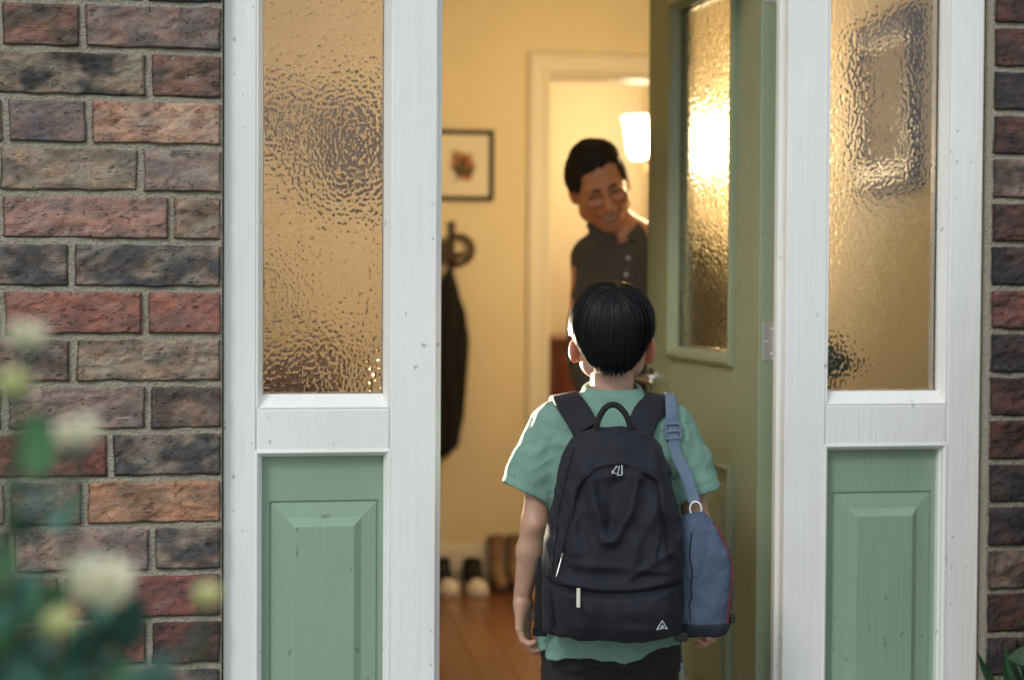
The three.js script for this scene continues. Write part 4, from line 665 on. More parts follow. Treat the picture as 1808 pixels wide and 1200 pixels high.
// ------------------------------------------------------------------ the backpack
const bag = thing('backpack', 'dark navy backpack with zips and a small triangle mark, worn by the child', 'backpack', BOY, BT);
{
  const pf = profile([[0.552, 0.095, 0.062, 0.165], [0.575, 0.133, 0.084, 0.172], [0.63, 0.140, 0.094, 0.178], [0.72, 0.138, 0.092, 0.176], [0.80, 0.128, 0.084, 0.168], [0.88, 0.110, 0.070, 0.156], [0.93, 0.094, 0.056, 0.146], [0.958, 0.076, 0.042, 0.136], [0.975, 0.048, 0.026, 0.130]]);
  const seg = (x, y, ax, ay, bx2, by2) => { const ux = bx2 - ax, uy = by2 - ay, t = clamp(((x - ax) * ux + (y - ay) * uy) / (ux * ux + uy * uy)); return Math.hypot(x - ax - ux * t, y - ay - uy * t); };
  const gs = (d, w) => Math.exp(-d * d / (w * w));
  const arch = (x, y) => { const yy = 0.905, r = 0.082; return y > 0.83 ? Math.abs(Math.hypot((x - 0.008) / 1.0, (y - 0.83) * 1.1) - r) : Math.abs(Math.abs(x - 0.008) - r - (0.83 - y) * 0.22) ; };
  const pocketTop = (x) => 0.672 - 0.010 * Math.cos(x * 16);
  const relief = (x0, y0) => {
    const x = x0 + 0.011 * n3(x0 * 16, y0 * 13, 31), y = y0 + 0.010 * n3(x0 * 14, y0 * 16, 41) * sst(0.69, 0.74, y0);
    let h = 0; const below = sst(pocketTop(x) + 0.004, pocketTop(x) - 0.010, y);
    h += 0.016 * below * sst(0.125, 0.09, Math.abs(x - 0.005)) * sst(0.56, 0.60, y);                 // the front pocket
    h += 0.010 * gs(y - pocketTop(x) - 0.012, 0.012) * sst(0.12, 0.09, Math.abs(x)) - 0.007 * gs(y - pocketTop(x), 0.0045);
    h -= 0.007 * gs(arch(x, y), 0.0042) * sst(0.70, 0.73, y);                                        // the arched zip
    h += 0.004 * sst(0.0, 0.012, arch(x, y)) * (Math.hypot(x - 0.008, (y - 0.83) * 1.1) < 0.082 || (y < 0.83 && Math.abs(x - 0.008) < 0.082) ? 1 : 0) * sst(0.69, 0.73, y);
    h += 0.017 * gs(seg(x, y, -0.052, 0.885, -0.012, 0.765), 0.011) + 0.017 * gs(seg(x, y, 0.052, 0.89, 0.004, 0.765), 0.012) - 0.012 * gs(seg(x, y, 0.0, 0.87, -0.004, 0.80), 0.018);   // sagging V folds
    h += 0.007 * gs(seg(x, y, -0.085, 0.86, -0.075, 0.74), 0.010) + 0.006 * gs(seg(x, y, 0.085, 0.84, 0.03, 0.70), 0.012) - 0.006 * gs(seg(x, y, -0.06, 0.86, -0.045, 0.74), 0.010);
    h += 0.005 * gs(seg(x, y, -0.08, 0.72, 0.10, 0.705), 0.008) + 0.005 * gs(seg(x, y, 0.02, 0.69, 0.115, 0.74), 0.008);
    h += 0.004 * gs(seg(x, y, -0.06, 0.655, -0.03, 0.60), 0.008) - 0.004 * gs(seg(x, y, 0.05, 0.65, 0.09, 0.60), 0.010) + 0.004 * gs(seg(x, y, 0.02, 0.60, 0.10, 0.585), 0.01);
    return h + 0.007 * n3(x * 18, y * 14, 3) + 0.003 * n3(x * 44, y * 36, 6) + 0.004 * Math.abs(n3(x * 24 + y * 12, y * 10 - x * 8, 9));
  };
  const f = (x, y, z) => {
    const w = pf(y, 1), d = pf(y, 2) , c = pf(y, 3), a = Math.abs(x - 0.002) / w, b = Math.abs(z - c) / d, r = Math.pow(Math.pow(a, 2.6) + Math.pow(b, 2.6), 1 / 2.6);
    let q = (r - 1) * Math.min(w, d) * 0.85; q = smax(q, y - 0.972, 0.03); q = smax(q, 0.555 - y, 0.02);
    return q - relief(x, y) * sst(-0.1, 0.5, (z - c) / d) * 0.9 - 0.003 * n3(x * 20, y * 16, z * 20);
  };
  const main = part('main_compartment', mesh(f, [-0.17, 0.53, 0.06], [0.17, 1.0, 0.31], 0.0042), M.bag, bag);
  const F = (x, y, off = 0.001) => { let z = 0.32; for (let i = 0; i < 80; i++) { const d = f(x, y, z); if (d < 0.0004) break; z = Math.max(0.12, z - d * 0.6); } return V(x, y, z + off); };
  const N = (p) => grad(f, p);
  // zip tapes and piping follow the cloth
  const run = (pts, off) => pts.map(([x, y]) => F(x, y, off));
  const archPts = []; for (let i = 0; i <= 26; i++) { const t = i / 26, a = Math.PI * (1.0 - t); archPts.push(t < 0.0 ? 0 : [0.008 + 0.082 * Math.cos(a), 0.83 + 0.0745 * Math.sin(a)]); }
  const ap = [[-0.098, 0.735], [-0.090, 0.775], [-0.082, 0.81], ...archPts.slice(1, -1), [0.098, 0.81], [0.104, 0.775], [0.112, 0.735]];
  const z1 = run(ap, -0.0005), z2 = run(Array.from({ length: 20 }, (_, i) => { const x = -0.098 + i * 0.0108; return [x, pocketTop(x)]; }), -0.0004);
  const zip = part('zip', ribbon(z1, z1.map(N), 0.0075, 0.002, 90), M.webbing, main);
  const zip2 = part('zip', ribbon(z2, z2.map(N), 0.0075, 0.002, 60), M.webbing, main);
  const edge = []; for (const s of [-1, 1]) { const pts = []; for (let i = 0; i <= 16; i++) { const y = 0.59 + i * 0.0215, x = 0.002 + s * (pf(y, 1) * 0.86), p = F(x, y, 0.0002); pts.push(p); } edge.push(tube(pts, 0.0022, 60, 6)); }
  part('piping', edge, M.webbing, main);
  const pull = (x, y, dx, dy, w, mat, off = 0.004) => { const a = F(x, y, off), b = F(x + dx, y + dy, off + 0.001), n = N(F(x, y, 0)); return ribbon([a, a.clone().lerp(b, 0.5), b], [n, n, n], w, 0.0028, 10); };
  part('zip_pull', [pull(0.008, 0.902, -0.012, -0.010, 0.0025), pull(0.006, 0.903, -0.008, -0.014, 0.0025), pull(-0.004, 0.892, 0.012, -0.003, 0.002), pull(0.017, 0.904, 0.0, -0.016, 0.0028), pull(0.012, 0.903, -0.004, -0.018, 0.0022), pull(0.008, 0.887, 0.009, 0.0, 0.0022)], S(0.62, 0.62, 0.60, 0.3, { metalness: 0.7 }), main, 'silver twin zip pull at the top of the bag');
  part('zip_pull', [pull(-0.066, 0.676, 0, -0.036, 0.0075, 0, 0.008)], S(0.60, 0.56, 0.48, 0.5), main, 'pale cord zip pull of the front pocket');
  part('zip_pull', [pull(-0.099, 0.728, -0.010, -0.036, 0.004), pull(-0.096, 0.735, -0.004, -0.012, 0.007)], S(0.45, 0.43, 0.40, 0.35, { metalness: 0.8 }), main, 'metal zip pull at the left side');
  // triangle mark: outline with two small strokes
  const L = (ax, ay, bx2, by2, w) => { const a = F(0.095 + ax, 0.596 + ay, 0.0015), b = F(0.095 + bx2, 0.596 + by2, 0.0015), n = N(a); return ribbon([a, a.clone().lerp(b, 0.5), b], [n, n, n], w, 0.0012, 6); };
  part('logo_mark', [L(-0.0105, 0, 0, 0.0185, 0.0022), L(0, 0.0185, 0.0105, 0, 0.0022), L(-0.0095, 0.001, -0.0035, 0.001, 0.002), L(-0.0035, 0.001, 0.0005, 0.009, 0.002), L(0.0005, 0.009, 0.003, 0.003, 0.002), L(0.003, 0.003, 0.0095, 0.001, 0.002), L(0.0, 0.001, 0.0008, 0.005, 0.0018)], M.print, main, 'small grey triangle mark');
  // side pocket on the left
  const spf = (x, y, z) => { const d = f(x, y, z) - 0.0018; return Math.max(smax(d, x + 0.095 + 0.25 * (z - 0.15), 0.01), y - 0.715 + 0.12 * (z - 0.16), 0.565 - y); };
  part('side_pocket', mesh(spf, [-0.18, 0.55, 0.06], [-0.05, 0.74, 0.30], 0.005), M.bag, bag);
  // shoulder straps hug the shirt
  const strap = (s) => {
    const raw = [[0.056 * s, 0.962, 0.10], [0.070 * s, 0.992, 0.075], [0.088 * s, 1.01, 0.04], [0.100 * s, 1.02, 0.0], [0.104 * s, 0.99, -0.05], [0.105 * s, 0.93, -0.09], [0.110 * s, 0.84, -0.10], [0.125 * s, 0.74, -0.08], [0.14 * s, 0.66, -0.02], [0.14 * s, 0.60, 0.06], [0.13 * s, 0.575, 0.12]];
    const torsoOnly = shirtF, pts = raw.map(([x, y, z], i) => onto(torsoOnly, V(x, y, z), i === 0 ? 0.02 : 0.0085)), nr = pts.map((p) => grad(torsoOnly, p, 0.012)); pts[pts.length - 1].set(0.128 * s, 0.58, 0.13);
    return ribbon(pts, nr, 0.058, 0.011, 90);
  };
  part('shoulder_strap', strap(-1), M.bag, bag); part('shoulder_strap', strap(1), M.bag, bag);
  part('top_handle', ribbon([[-0.034, 0.958, 0.150], [-0.030, 0.985, 0.152], [-0.016, 1.010, 0.150], [0.002, 1.017, 0.148], [0.019, 1.006, 0.150], [0.031, 0.985, 0.152], [0.037, 0.955, 0.150]].map((p) => V(...p)), [[-0.9, 0.3, 0.25], [-0.85, 0.5, 0.2], [-0.4, 0.9, 0.2], [0, 1, 0.2], [0.4, 0.9, 0.2], [0.85, 0.5, 0.2], [0.9, 0.3, 0.25]].map((p) => V(...p)), 0.019, 0.010, 50), M.webbing, bag);
  // loose end of the left strap
  const we = part('strap_end', ribbon([[-0.138, 0.70, 0.105], [-0.142, 0.66, 0.11], [-0.144, 0.60, 0.112], [-0.145, 0.556, 0.113]].map((p) => V(...p)), [[-0.2, 0, 1], [-0.2, 0, 1], [-0.15, 0, 1], [-0.1, 0, 1]].map((p) => V(...p)), 0.024, 0.003, 20), M.webbing, bag);
  part('end_tab', xf(new RoundedBoxGeometry(0.029, 0.018, 0.008, 2, 0.002), [-0.145, 0.550, 0.113]), M.webbing, we);
  const cd = part('drawcord', [tube([[0.134, 0.565, 0.20], [0.136, 0.535, 0.205], [0.137, 0.515, 0.205]], 0.0012, 10, 6), xf(new RoundedBoxGeometry(0.026, 0.018, 0.014, 2, 0.003), [0.136, 0.566, 0.20])], M.black, bag);
  part('cord_end', rcone(0.137, 0.516, 0.205, 0.142, 0.478, 0.205, 0.0028, 0.0035), S(0.09, 0.10, 0.13, 0.5), cd);
}
// ------------------------------------------------------------------ the blue pouch on its strap
const pouch = thing('shoulder_pouch', 'blue grey denim pouch with red piping on a blue strap beside the backpack', 'pouch', BOY, BT);
{
  const half = profile([[0.560, 0.050, 0.040, 0.184], [0.58, 0.056, 0.047, 0.186], [0.66, 0.063, 0.050, 0.190], [0.72, 0.059, 0.047, 0.188], [0.77, 0.043, 0.036, 0.180], [0.80, 0.024, 0.018, 0.170]]);
  const f = (x, y, z) => { const w = half(y, 1), d = half(y, 2), c = half(y, 3) - 0.008, a = Math.abs(x - c) / w, b = Math.abs(z - 0.135) / d, r = Math.pow(Math.pow(a, 2.8) + Math.pow(b, 2.8), 1 / 2.8); let q = (r - 1) * Math.min(w, d) * 0.85; q = smax(q, y - 0.80, 0.012); q = smax(q, 0.560 - y, 0.014); return q - 0.0035 * n3(x * 26, y * 18, z * 26) - 0.0018 * n3(x * 60, y * 40, z * 60) - 0.004 * Math.exp(-((x - c + 0.012 - 0.3 * (y - 0.7)) ** 2) / 0.00004) * (y > 0.68 ? 1 : 0); };
  const body = part('body', mesh(f, [0.10, 0.535, 0.07], [0.30, 0.83, 0.20], 0.0045), M.denim, pouch);
  part('bottom_band', mesh((x, y, z) => Math.max(f(x, y, z) - 0.0025, y - 0.588, 0.553 - y), [0.10, 0.535, 0.07], [0.30, 0.62, 0.20], 0.0045), M.navy, body);
  const pipe = []; for (let i = 0; i <= 12; i++) { const y = 0.585 + i * 0.0165, c = half(y, 3) - 0.008, w = half(y, 1); pipe.push(V(c + w * 0.90, y, 0.135 + half(y, 2) * 0.62)); }
  const pp = pipe.map((p) => onto(f, p, 0.001)); part('piping', ribbon(pp, pp.map((p) => grad(f, p)), 0.007, 0.004, 40), M.red, body);
  const sm = []; for (let i = 0; i <= 10; i++) { const y = 0.59 + i * 0.018; sm.push(onto(f, V(half(y, 3) - 0.008 - half(y, 1) * 0.45, y, 0.2), 0.0)); } part('seam', tube(sm, 0.0016, 40, 6), M.navy, body);
  part('zip_pull', xf(new RoundedBoxGeometry(0.012, 0.016, 0.012, 2, 0.003), [0.240, 0.592, 0.15]), M.black, body);
  // strap: over the right shoulder, down behind the sleeve to the ring
  const raw = [[0.128, 0.93, -0.09], [0.124, 0.985, -0.055], [0.120, 1.005, -0.005], [0.120, 0.995, 0.045], [0.127, 0.96, 0.07], [0.138, 0.91, 0.088], [0.150, 0.87, 0.105], [0.160, 0.835, 0.12], [0.165, 0.822, 0.128]];
  const pts = raw.map(([x, y, z], i) => (i < 6 ? onto(shirtF, V(x, y, z), i < 4 ? 0.016 : 0.006) : V(x, y, z))), nr = pts.map((p, i) => (i < 6 ? grad(shirtF, p, 0.012).lerp(V(0.15, 0.1, 1), i / 6) : V(0.1, 0.1, 1)));
  part('strap', ribbon(pts, nr, 0.0245, 0.0026, 60), M.blueWeb, pouch);
  const bp = pts[4].clone().lerp(pts[5], 0.0), bn = nr[4].clone().normalize(), yd = pts[3].clone().sub(pts[5]).normalize(), xd = V().crossVectors(yd, bn).normalize(), mt = new THREE.Matrix4().makeBasis(xd, V().crossVectors(bn, xd), bn).setPosition(bp.addScaledVector(bn, 0.003));
  part('buckle', [[0, 0.015, 0.034, 0.006], [0, 0, 0.034, 0.006], [0, -0.015, 0.034, 0.006], [-0.0155, 0, 0.005, 0.036], [0.0155, 0, 0.005, 0.036]].map(([x, y, w, h]) => new RoundedBoxGeometry(w, h, 0.005, 2, 0.0015).translate(x, y, 0).applyMatrix4(mt)), S(0.10, 0.15, 0.21, 0.4), pouch);
  part('ring', [tube(Array.from({ length: 14 }, (_, i) => { const a = i / 14 * 6.283; return [0.167 + 0.0115 * Math.cos(a), 0.808 + 0.0145 * Math.sin(a), 0.132]; }), 0.0019, 50, 8, true), tube([[0.163, 0.797, 0.138], [0.165, 0.788, 0.141], [0.169, 0.777, 0.141]], 0.0022, 12, 8)], S(0.86, 0.86, 0.86, 0.3), pouch);
}

// ------------------------------------------------------------------ the man (world axes, facing +z)
const man = thing('person', 'smiling adult with glasses in a dark button shirt leaning out behind the open door', 'person', [0.44, 0, -1.0]);
{
  const skin = [0.56, 0.235, 0.115], hs = headSDF({ skin, lip: [0.30, 0.10, 0.08], smile: 1, ear: [0.52, 0.16, 0.07] });
  const hp = [-0.050, 1.532, 0.035], hr = [0.36, -0.06, 0.27, 'YZX'];
  const HM = new THREE.Matrix4().compose(V(hp[0], hp[1] - 0.008, hp[2]), new THREE.Quaternion().setFromEuler(new THREE.Euler(0.34, -0.10, 0.28, 'ZYX')), V(1, 1, 1)), H = (g) => g.applyMatrix4(HM);
  const head = H(mesh(hs.f, [-0.1, -0.135, -0.125], [0.1, 0.13, 0.125], 0.0035, hs.colour));
  const shL = [-0.072, 1.325, -0.02], shR = [0.235, 1.385, -0.04], ebL = [-0.092, 1.05, -0.02], wrL = [-0.05, 0.83, 0.09], ebR = [0.36, 1.12, -0.12], wrR = [0.27, 1.03, 0.08];
  const hip = [0.20, 0.93, -0.06];
  const body = blend([[rc([0.03, 1.38, -0.02], [-0.028, 1.47, 0.005], 0.056, 0.054), 0.03], [rc([0.06, 1.34, -0.03], hip, 0.10, 0.11), 0.04], [rc(shL, ebL, 0.045, 0.037), 0.03], [rc(ebL, wrL, 0.037, 0.027), 0.02], [rc(shR, ebR, 0.045, 0.037), 0.03], [rc(ebR, wrR, 0.037, 0.027), 0.02], [rc([0.11, 0.88, -0.06], [0.10, 0.48, -0.03], 0.08, 0.055), 0.03], [rc([0.10, 0.48, -0.03], [0.11, 0.07, -0.08], 0.052, 0.036), 0.02], [rc([0.29, 0.88, -0.06], [0.31, 0.48, -0.03], 0.08, 0.055), 0.03], [rc([0.31, 0.48, -0.03], [0.32, 0.07, -0.08], 0.052, 0.036), 0.02]]);
  const bodyG = mesh(body, [-0.25, 0.0, -0.25], [0.5, 1.55, 0.2], 0.012, () => skin);
  const hl = xf(handGeo(0.95, 0.5, skin), wrL, [-0.35, -0.4, 0.1]), hrr = xf(handGeo(0.95, 0.9, skin), wrR, [-1.2, 0, -0.2], [-1, 1, 1]);
  part('body', [bodyG, head, hl, hrr], M.skin, man);
  // features
  const eyeDark = S(0.02, 0.014, 0.01, 0.3);
  for (const s of [-1, 1]) {
    const p = [], b = []; for (let i = 0; i <= 8; i++) { const t = i / 8 - 0.5, x = s * 0.0315 + t * 0.025, r = 0.0148, y = -0.001 + 0.0035 * (1 - 4 * t * t) - 0.001, z = 0.0655 + Math.sqrt(Math.max(1e-6, r * r - (x - s * 0.0315) ** 2 - y * y)); p.push([x, y, z]); }
    for (let i = 0; i <= 8; i++) { const t = i / 8, x = s * mix(0.014, 0.049, t), y = 0.0235 + 0.006 * Math.sin(t * 2.6), q = onto(hs.f, V(x, y, 0.11), 0.0005); b.push(q); }
    part('eye', H(tube(p, 0.0020, 20, 6)), eyeDark, man); part('eyebrow', H(tube(b, 0.0026, 20, 6)), M.manHair, man);
  }
  const teeth = []; { const pos = []; for (let i = 0; i < 12; i++) { const a = -0.0235 + i * 0.00392, b = a + 0.00392, zz = (x) => 0.0885 - 5.5 * x * x, q = (x, k) => [x, hs.mouthY(x) + k * 0.0050 * (1 - (x / 0.028) ** 2) + 0.001, zz(x)]; pos.push(...q(a, -1), ...q(b, -1), ...q(b, 1), ...q(a, -1), ...q(b, 1), ...q(a, 1)); } teeth.push(tris(pos)); }
  part('teeth', H(teeth[0]), S(0.40, 0.33, 0.25, 0.3, { side: THREE.DoubleSide }), man);
  // glasses: a worn thing, thin wire
  const gl = thing('glasses', 'thin wire rimmed glasses on the smiling adult\'s face', 'glasses', [0.44, 0, -1.0]);
  part('frame', H(merged([...[-1, 1].map((s) => tube(Array.from({ length: 16 }, (_, i) => { const a = i / 16 * 6.283; return [s * 0.0325 + 0.0235 * Math.cos(a), -0.006 + 0.0185 * Math.sin(a), 0.0935 - 0.09 * Math.max(0, Math.abs(s * 0.0325 + 0.0235 * Math.cos(a)) - 0.03)]; }), 0.0012, 40, 6, true)), tube([[-0.0095, -0.001, 0.0945], [0, 0.002, 0.0965], [0.0095, -0.001, 0.0945]], 0.0012, 10, 6)])), M.rim, gl);
  for (const s of [-1, 1]) part('temple', H(tube([[s * 0.056, -0.002, 0.091], [s * 0.072, 0.0, 0.08], [s * 0.079, 0.004, 0.02], [s * 0.081, 0.0, -0.02]], 0.001, 20, 6)), M.rim, gl);
  for (const s of [-1, 1]) part('lens', H(xf(sph(0, 0, 0, 0.0232, 0.0182, 0.0005, 24), [s * 0.0325, -0.006, 0.0930])), M.lens, gl);
  // hair: short, swept to one side
  const cap0 = el([0, 0.032, -0.018], [0.080, 0.0915, 0.101]);
  const line = (x, y, z) => { const fr = mix(0.074 + 0.012 * (x / 0.06) + 0.012 * Math.exp(-((x - 0.045) ** 2) / 0.0002), 0.016, sst(0.050, 0.070, Math.abs(x))), side = -0.004, t = sst(0.012, 0.06, z); return mix(mix(-0.045, side + 0.012, sst(-0.075, 0.0, z)), fr, t); };
  const cap = (x, y, z) => { let d = cap0(x, y, z) - 0.004 * sst(0.07, 0.11, y) * (0.7 - x * 5) - 0.006 * n3(x * 26 + y * 10, y * 18, z * 14); return smax(d, (line(x, y, z) + 0.004 * n3(x * 80, 3, z * 80) - y) * 0.8, 0.006); };
  const hair = part('hair', H(mesh(cap, [-0.11, -0.06, -0.14], [0.11, 0.16, 0.11], 0.0042)), M.manHair, man);
  const q = rng(909), list = [];
  for (let i = 0; i < 2600; i++) {
    const a = q() * 6.283, u = q(); let p = onto(cap, V(0.1 * Math.cos(a) * Math.sqrt(1 - u * u), 0.03 + 0.13 * u, -0.018 + 0.13 * Math.sin(a) * Math.sqrt(1 - u * u)), 0); if (p.y < line(p.x, p.y, p.z) + 0.004) continue;
    let dir = V(p.y > 0.07 ? -0.8 : p.x * 2, p.y > 0.07 ? 0.1 : -1, p.y > 0.07 ? 0.25 : -0.5).add(V(q() - 0.5, q() - 0.5, q() - 0.5).multiplyScalar(0.9)); const st = []; st.w = 0.6 + q() * 0.7; const lift = 0.001 + q() * 0.0065;
    for (let k = 0; k < 6; k++) { const n = grad(cap, p); st.push({ p: p.clone().addScaledVector(n, lift * Math.min(1, k * 0.5)), n }); const d = dir.clone().addScaledVector(n, -dir.dot(n)).normalize(); p = onto(cap, p.clone().addScaledVector(d, 0.007), 0); if (p.y < line(p.x, p.y, p.z)) break; }
    if (st.length > 2) list.push(st);
  }
  part('hair_strands', H(strands(list, 0.0013)), M.manHair, hair).userData.kind = 'stuff';
  // shirt
  const chestA = [0.065, 1.31, -0.03];
  const sb = blend([[rc([-0.025, 1.338, -0.022], [0.185, 1.375, -0.035], 0.066, 0.066), 0.03], [rc([0.03, 1.28, 0.0], [0.14, 1.28, -0.02], 0.105, 0.105), 0.07], [rc([0.085, 1.25, -0.02], [hip[0], hip[1], hip[2]], 0.125, 0.135), 0.06], [rc([0.02, 1.37, -0.022], [0.0, 1.425, -0.012], 0.072, 0.062), 0.03], [rc([-0.055, 1.322, -0.022], [-0.082, 1.06, -0.02], 0.062, 0.050), 0.03], [rc([-0.082, 1.06, -0.02], [-0.055, 0.87, 0.075], 0.05, 0.038), 0.02], [rc([0.22, 1.378, -0.04], ebR, 0.064, 0.052), 0.03], [rc(ebR, [0.285, 1.045, 0.05], 0.05, 0.038), 0.02]]);
  const ax = V(-0.10, 0.99, 0.03).normalize(), nk = V(0.012, 1.405, -0.012);
  const sf = (x, y, z) => {
    let d = sb(x, y, z) + 0.006 * n3(x * 14, y * 9, z * 14) + 0.003 * n3(x * 30, y * 22, z * 30) + 0.004 * Math.sin((x * 0.7 - y * 0.5) * 70 + 3 * n3(x * 5, y * 5, z * 5)) * sst(1.36, 1.28, y);
    d = smax(d, -(Math.hypot(x - 0.002, (y - 1.44) * 0.62, z - 0.055) - 0.047), 0.006);                       // open neck
    const px = x - nk.x, py = y - nk.y, pz = z - nk.z, t = px * ax.x + py * ax.y + pz * ax.z; d = smax(d, -Math.max(Math.hypot(px - ax.x * t, py - ax.y * t, pz - ax.z * t) - 0.060, 0.005 - t), 0.004);
    return d;
  };
  const shirt = part('shirt', mesh(sf, [-0.24, 0.78, -0.24], [0.46, 1.52, 0.20], 0.007), M.shirt, man);
  // collar flaps and placket laid on the shirt
  const onS = (x, y, o = 0.003) => onto(sf, V(x, y, 0.2), o);
  const flap = (pts) => { const c = pts.map(([x, y, z]) => V(x, y, z)); return c; };
  const collar = [];
  for (const s of [-1, 1]) {
    const A = s < 0 ? [[-0.020, 1.366, 0.075], [-0.058, 1.400, 0.040], [-0.066, 1.432, -0.01], [-0.045, 1.45, -0.06]] : [[0.032, 1.366, 0.075], [0.068, 1.400, 0.035], [0.080, 1.440, -0.015], [0.055, 1.46, -0.065]];
    const c = flap(A).map((p) => onto(sf, p, 0.0065)), n = c.map((p, i) => grad(sf, p, 0.02).lerp(V(s * 0.7, 0.1, 0.5), 0.35)); collar.push(ribbon(c, n, 0.040, 0.004, 30));
  }
  part('collar', collar, S(0.075, 0.065, 0.057, 0.85, { map: T.clothC, bumpMap: T.clothB, bumpScale: 0.0007 }), shirt);
  const pl = [[-0.004, 1.352], [-0.002, 1.315], [0.004, 1.27], [0.018, 1.21], [0.038, 1.14], [0.075, 1.05]].map(([x, y]) => onS(x, y, 0.001)); part('placket', ribbon(pl, pl.map((p) => grad(sf, p, 0.015)), 0.026, 0.003, 40), M.shirt, shirt);
  for (const [x, y] of [[-0.003, 1.345], [0.003, 1.275], [0.018, 1.21], [0.040, 1.135]]) { const p = onS(x, y, 0.004), n = grad(sf, p, 0.015); const g = new THREE.CylinderGeometry(0.006, 0.006, 0.003, 14); g.applyQuaternion(new THREE.Quaternion().setFromUnitVectors(V(0, 1, 0), n)); part('button', g.translate(p.x, p.y, p.z), S(0.42, 0.38, 0.32, 0.3), shirt); }
  const tr = blend([[rc([0.13, 0.90, -0.06], [0.27, 0.90, -0.06], 0.125, 0.125), 0.03], [rc([0.11, 0.84, -0.06], [0.10, 0.48, -0.03], 0.09, 0.072), 0.03], [rc([0.10, 0.48, -0.03], [0.11, 0.10, -0.08], 0.07, 0.06), 0.02], [rc([0.29, 0.84, -0.06], [0.31, 0.48, -0.03], 0.09, 0.072), 0.03], [rc([0.31, 0.48, -0.03], [0.32, 0.10, -0.08], 0.07, 0.06), 0.02]]);
  part('trousers', mesh((x, y, z) => Math.max(tr(x, y, z) + 0.006 * n3(x * 12, y * 16, z * 12), 0.06 - y), [-0.05, 0.04, -0.24], [0.46, 1.04, 0.12], 0.012), M.trousers, man);
  shoes(man, [0.11, 0.32], [-0.04, -0.04], 0.001, M.black, M.black, 0);
}

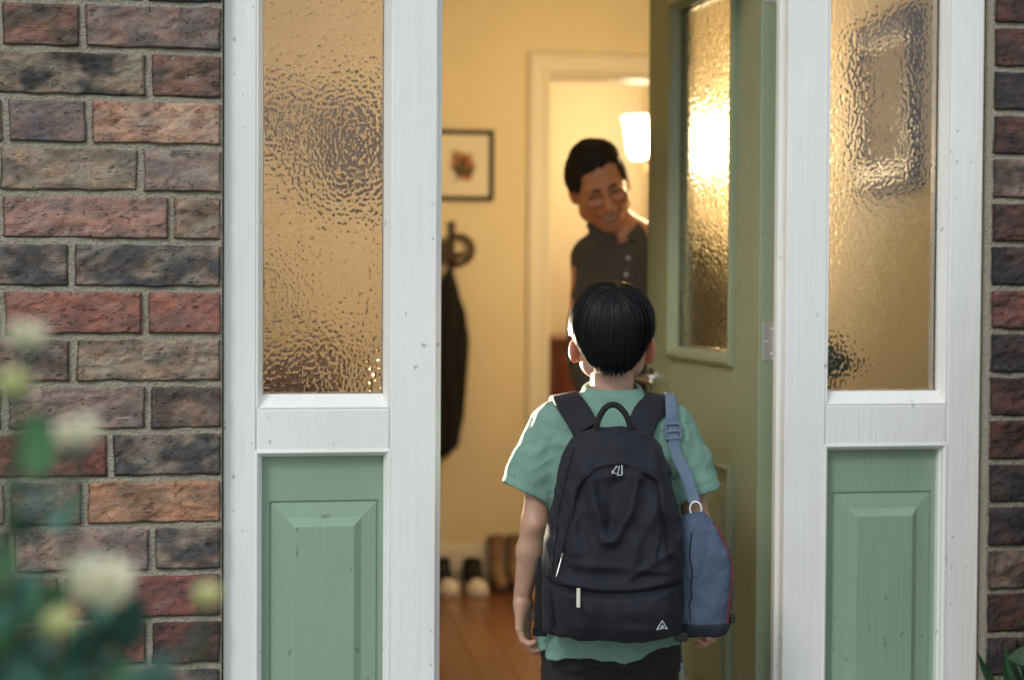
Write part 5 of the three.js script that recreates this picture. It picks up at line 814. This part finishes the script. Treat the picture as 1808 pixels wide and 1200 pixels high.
// ------------------------------------------------------------------ plants in front of the house
{
  const bush = thing('rose_bush', 'pale yellow rose bush, out of focus close to the viewer at the left', 'rose bush', [-0.675, -0.26, 1.95]), q = rng(66);
  const mats = [leafMat(0.05, 0.165, 0.12), leafMat(0.065, 0.21, 0.15), leafMat(0.09, 0.26, 0.095), leafMat(0.03, 0.10, 0.075)], lg = [leafGeo(0.046, 0.030, 0.2, 0.25), leafGeo(0.036, 0.024, 0.25, 0.35), leafGeo(0.056, 0.034, 0.15, 0.2)], stems = [];
  const petal = S(0.86, 0.83, 0.64, 0.7, { transmission: 0.3, thickness: 0, side: THREE.DoubleSide }), bloomMats = [petal, S(0.74, 0.74, 0.40, 0.7, { transmission: 0.3, thickness: 0, side: THREE.DoubleSide })];
  const petalGeo = (L, W, bend) => leafGeo(L, W, 0.5, bend, 5);
  const PG = [petalGeo(0.020, 0.019, -0.35), petalGeo(0.018, 0.016, -0.1), petalGeo(0.021, 0.021, 0.35)];
  const rose = (x, y, z, s, mk = 0) => {
    const f = new THREE.Group(); f.name = 'flower'; bush.add(f); f.position.set(x, y, z); f.rotation.set(0.25 + (q() - 0.5) * 0.5, q() * 6, (q() - 0.5) * 0.5); f.scale.set(s * 0.74, s * 0.98, s * 0.74);
    for (let i = 0; i < 15; i++) { const ring = i < 4 ? 0 : i < 9 ? 1 : 2, a = i * 2.4, m = part('petal', PG[ring === 0 ? 1 : ring === 1 ? 0 : 2], bloomMats[mk], f); m.rotation.order = 'YXZ'; m.rotation.set([0.12, 0.45, 0.95][ring], a, 0); m.position.set(Math.sin(a) * [0.002, 0.005, 0.006][ring], 0, Math.cos(a) * [0.002, 0.005, 0.006][ring]); }
    part('sepal', sph(0, -0.003, 0, 0.006, 0.006, 0.006, 10), mats[1], f);
  };
  const leaf = (p, d, s = 1) => put(part('leaf', lg[Math.floor(q() * 3)], mats[Math.floor(q() * 4)], bush), p, d, q() * 6.28, s);
  const spray = (x, y, z, n = 5) => { const d = V(q() - 0.5, 0.25 + q() * 0.4, q() - 0.5).normalize(), e = V(x, y, z).addScaledVector(d, 0.07); stems.push(tube([[x, y, z], V(x, y, z).lerp(e, 0.5).add(V(0, 0.004, 0)), e], 0.0012, 6, 5)); const sd = V().crossVectors(d, V(0, 1, 0.2)).normalize(); leaf(e, d, 0.95); for (let k = 0; k < (n - 1) / 2; k++) for (const s of [-1, 1]) leaf(V(x, y, z).lerp(e, 0.45 + 0.4 * k), d.clone().multiplyScalar(0.4).addScaledVector(sd, s), 0.85 - 0.1 * k); };
  // flower places measured from the photograph, at their own distances
  const FL = [[0.004, 1.464, 0, 0.95, 0], [-0.005, 1.429, 0, 0.9, 1], [0.040, 1.391, 0, 1.1, 0], [0.053, 1.277, 0, 1.65, 0], [0.031, 1.258, 0.02, 0.8, 1], [0.131, 1.261, -0.05, 0.75, 1]];
  for (const [fx, fy, fz, s, m] of FL) { const x = fx + 0.010, y = fy + 0.016, z = fz + 0.075; rose(x, y, z, s, m); stems.push(tube([[x * 0.3 - 0.02, 0.0, 0], [x * 0.5 - 0.02, y * 0.5, 0.02], [x * 0.9 - 0.01, y * 0.85, z], [x, y - 0.005, z]], 0.0022, 24, 6)); }
  for (let i = 0; i < 62; i++) { const y = 1.37 - 0.55 * Math.pow(q(), 0.8), w = 0.06 + 0.24 * (1.36 - y) / 0.5; spray(-0.05 + w * (q() - 0.40) * 1.15, y, 0.05 + (q() - 0.5) * 0.22); }
  for (let i = 0; i < 26; i++) spray(-0.03 + 0.105 * q(), 1.09 + 0.12 * q() * (1 - 0.3 * q()), (q() - 0.5) * 0.12);
  for (let i = 0; i < 8; i++) stems.push(tube([[(q() - 0.5) * 0.05, 0, (q() - 0.5) * 0.05], [(q() - 0.5) * 0.15, 0.6, (q() - 0.5) * 0.15], [-0.05 + (q() - 0.5) * 0.25, 1.1 + q() * 0.2, (q() - 0.5) * 0.2]], 0.003, 20, 6));
  part('stem', stems, leafMat(0.05, 0.09, 0.03), bush);

  { // a dense shrub in the bed right of the step
    const sh = thing('shrub', 'dense dark green shrub in the bed beside the right brick wall', 'shrub', [1.40, -0.26, 0.56]), gs = [], w = leafGeo(0.085, 0.045, 0.2, 0.3, 4), qq = rng(8);
    for (let i = 0; i < 4200; i++) { const a = qq() * 6.283, h = qq(), r = (0.36 + 0.12 * n3(Math.cos(a) * 2, h * 5, Math.sin(a) * 2)) * Math.pow(Math.sin(Math.PI * (0.12 + 0.83 * h)), 0.5) * Math.pow(qq(), 0.3), l = w.clone(); l.applyQuaternion(new THREE.Quaternion().setFromUnitVectors(V(0, 1, 0), V(Math.cos(a), qq() * 1.2 - 0.3, Math.sin(a)).normalize())); l.rotateY(0); l.translate(Math.cos(a) * r, 0.10 + h * 1.65, Math.sin(a) * r * 1.2); gs.push(l); }
    part('foliage', gs, leafMat(0.03, 0.075, 0.03), sh).userData.kind = 'stuff';
    part('stem', [0, 1, 2, 3].map((k) => tube([[0, 0, 0], [0.04 * Math.cos(k * 1.6), 0.8, 0.04 * Math.sin(k * 1.6)], [0.15 * Math.cos(k * 1.6), 1.9, 0.15 * Math.sin(k * 1.6)]], 0.012, 10, 6)), M.wood, sh);
  }
  const clump = thing('garden_plant', 'low clump of arching dark green leaves at the foot of the right wall', 'plant', [1.12, -0.26, 0.15]), fm = [leafMat(0.03, 0.11, 0.045), leafMat(0.04, 0.15, 0.06), leafMat(0.022, 0.08, 0.035)], cg = [leafGeo(0.085, 0.022, 0.2, 0.45), leafGeo(0.07, 0.020, 0.25, 0.6), leafGeo(0.10, 0.024, 0.15, 0.4)], cs = [];
  for (let i = 0; i < 120; i++) { const a = q() * 6.283, u = Math.sqrt(q()), h = 0.44 + 0.30 * q() - 0.12 * u, b = V(Math.cos(a) * u * 0.10, h, Math.sin(a) * u * 0.10); cs.push(tube([[Math.cos(a) * 0.02, 0, Math.sin(a) * 0.02], [b.x * 0.6, h * 0.6, b.z * 0.6], b], 0.002, 8, 5)); put(part('leaf', cg[i % 3], fm[Math.floor(q() * 3)], clump), b, V(Math.cos(a) * 0.9, 0.25 + 0.6 * q(), Math.sin(a) * 0.9), (q() - 0.5) * 1.5 + Math.PI / 2 - a); }
  part('stem', cs, leafMat(0.05, 0.09, 0.03), clump);
}

renderer.render(scene, camera);
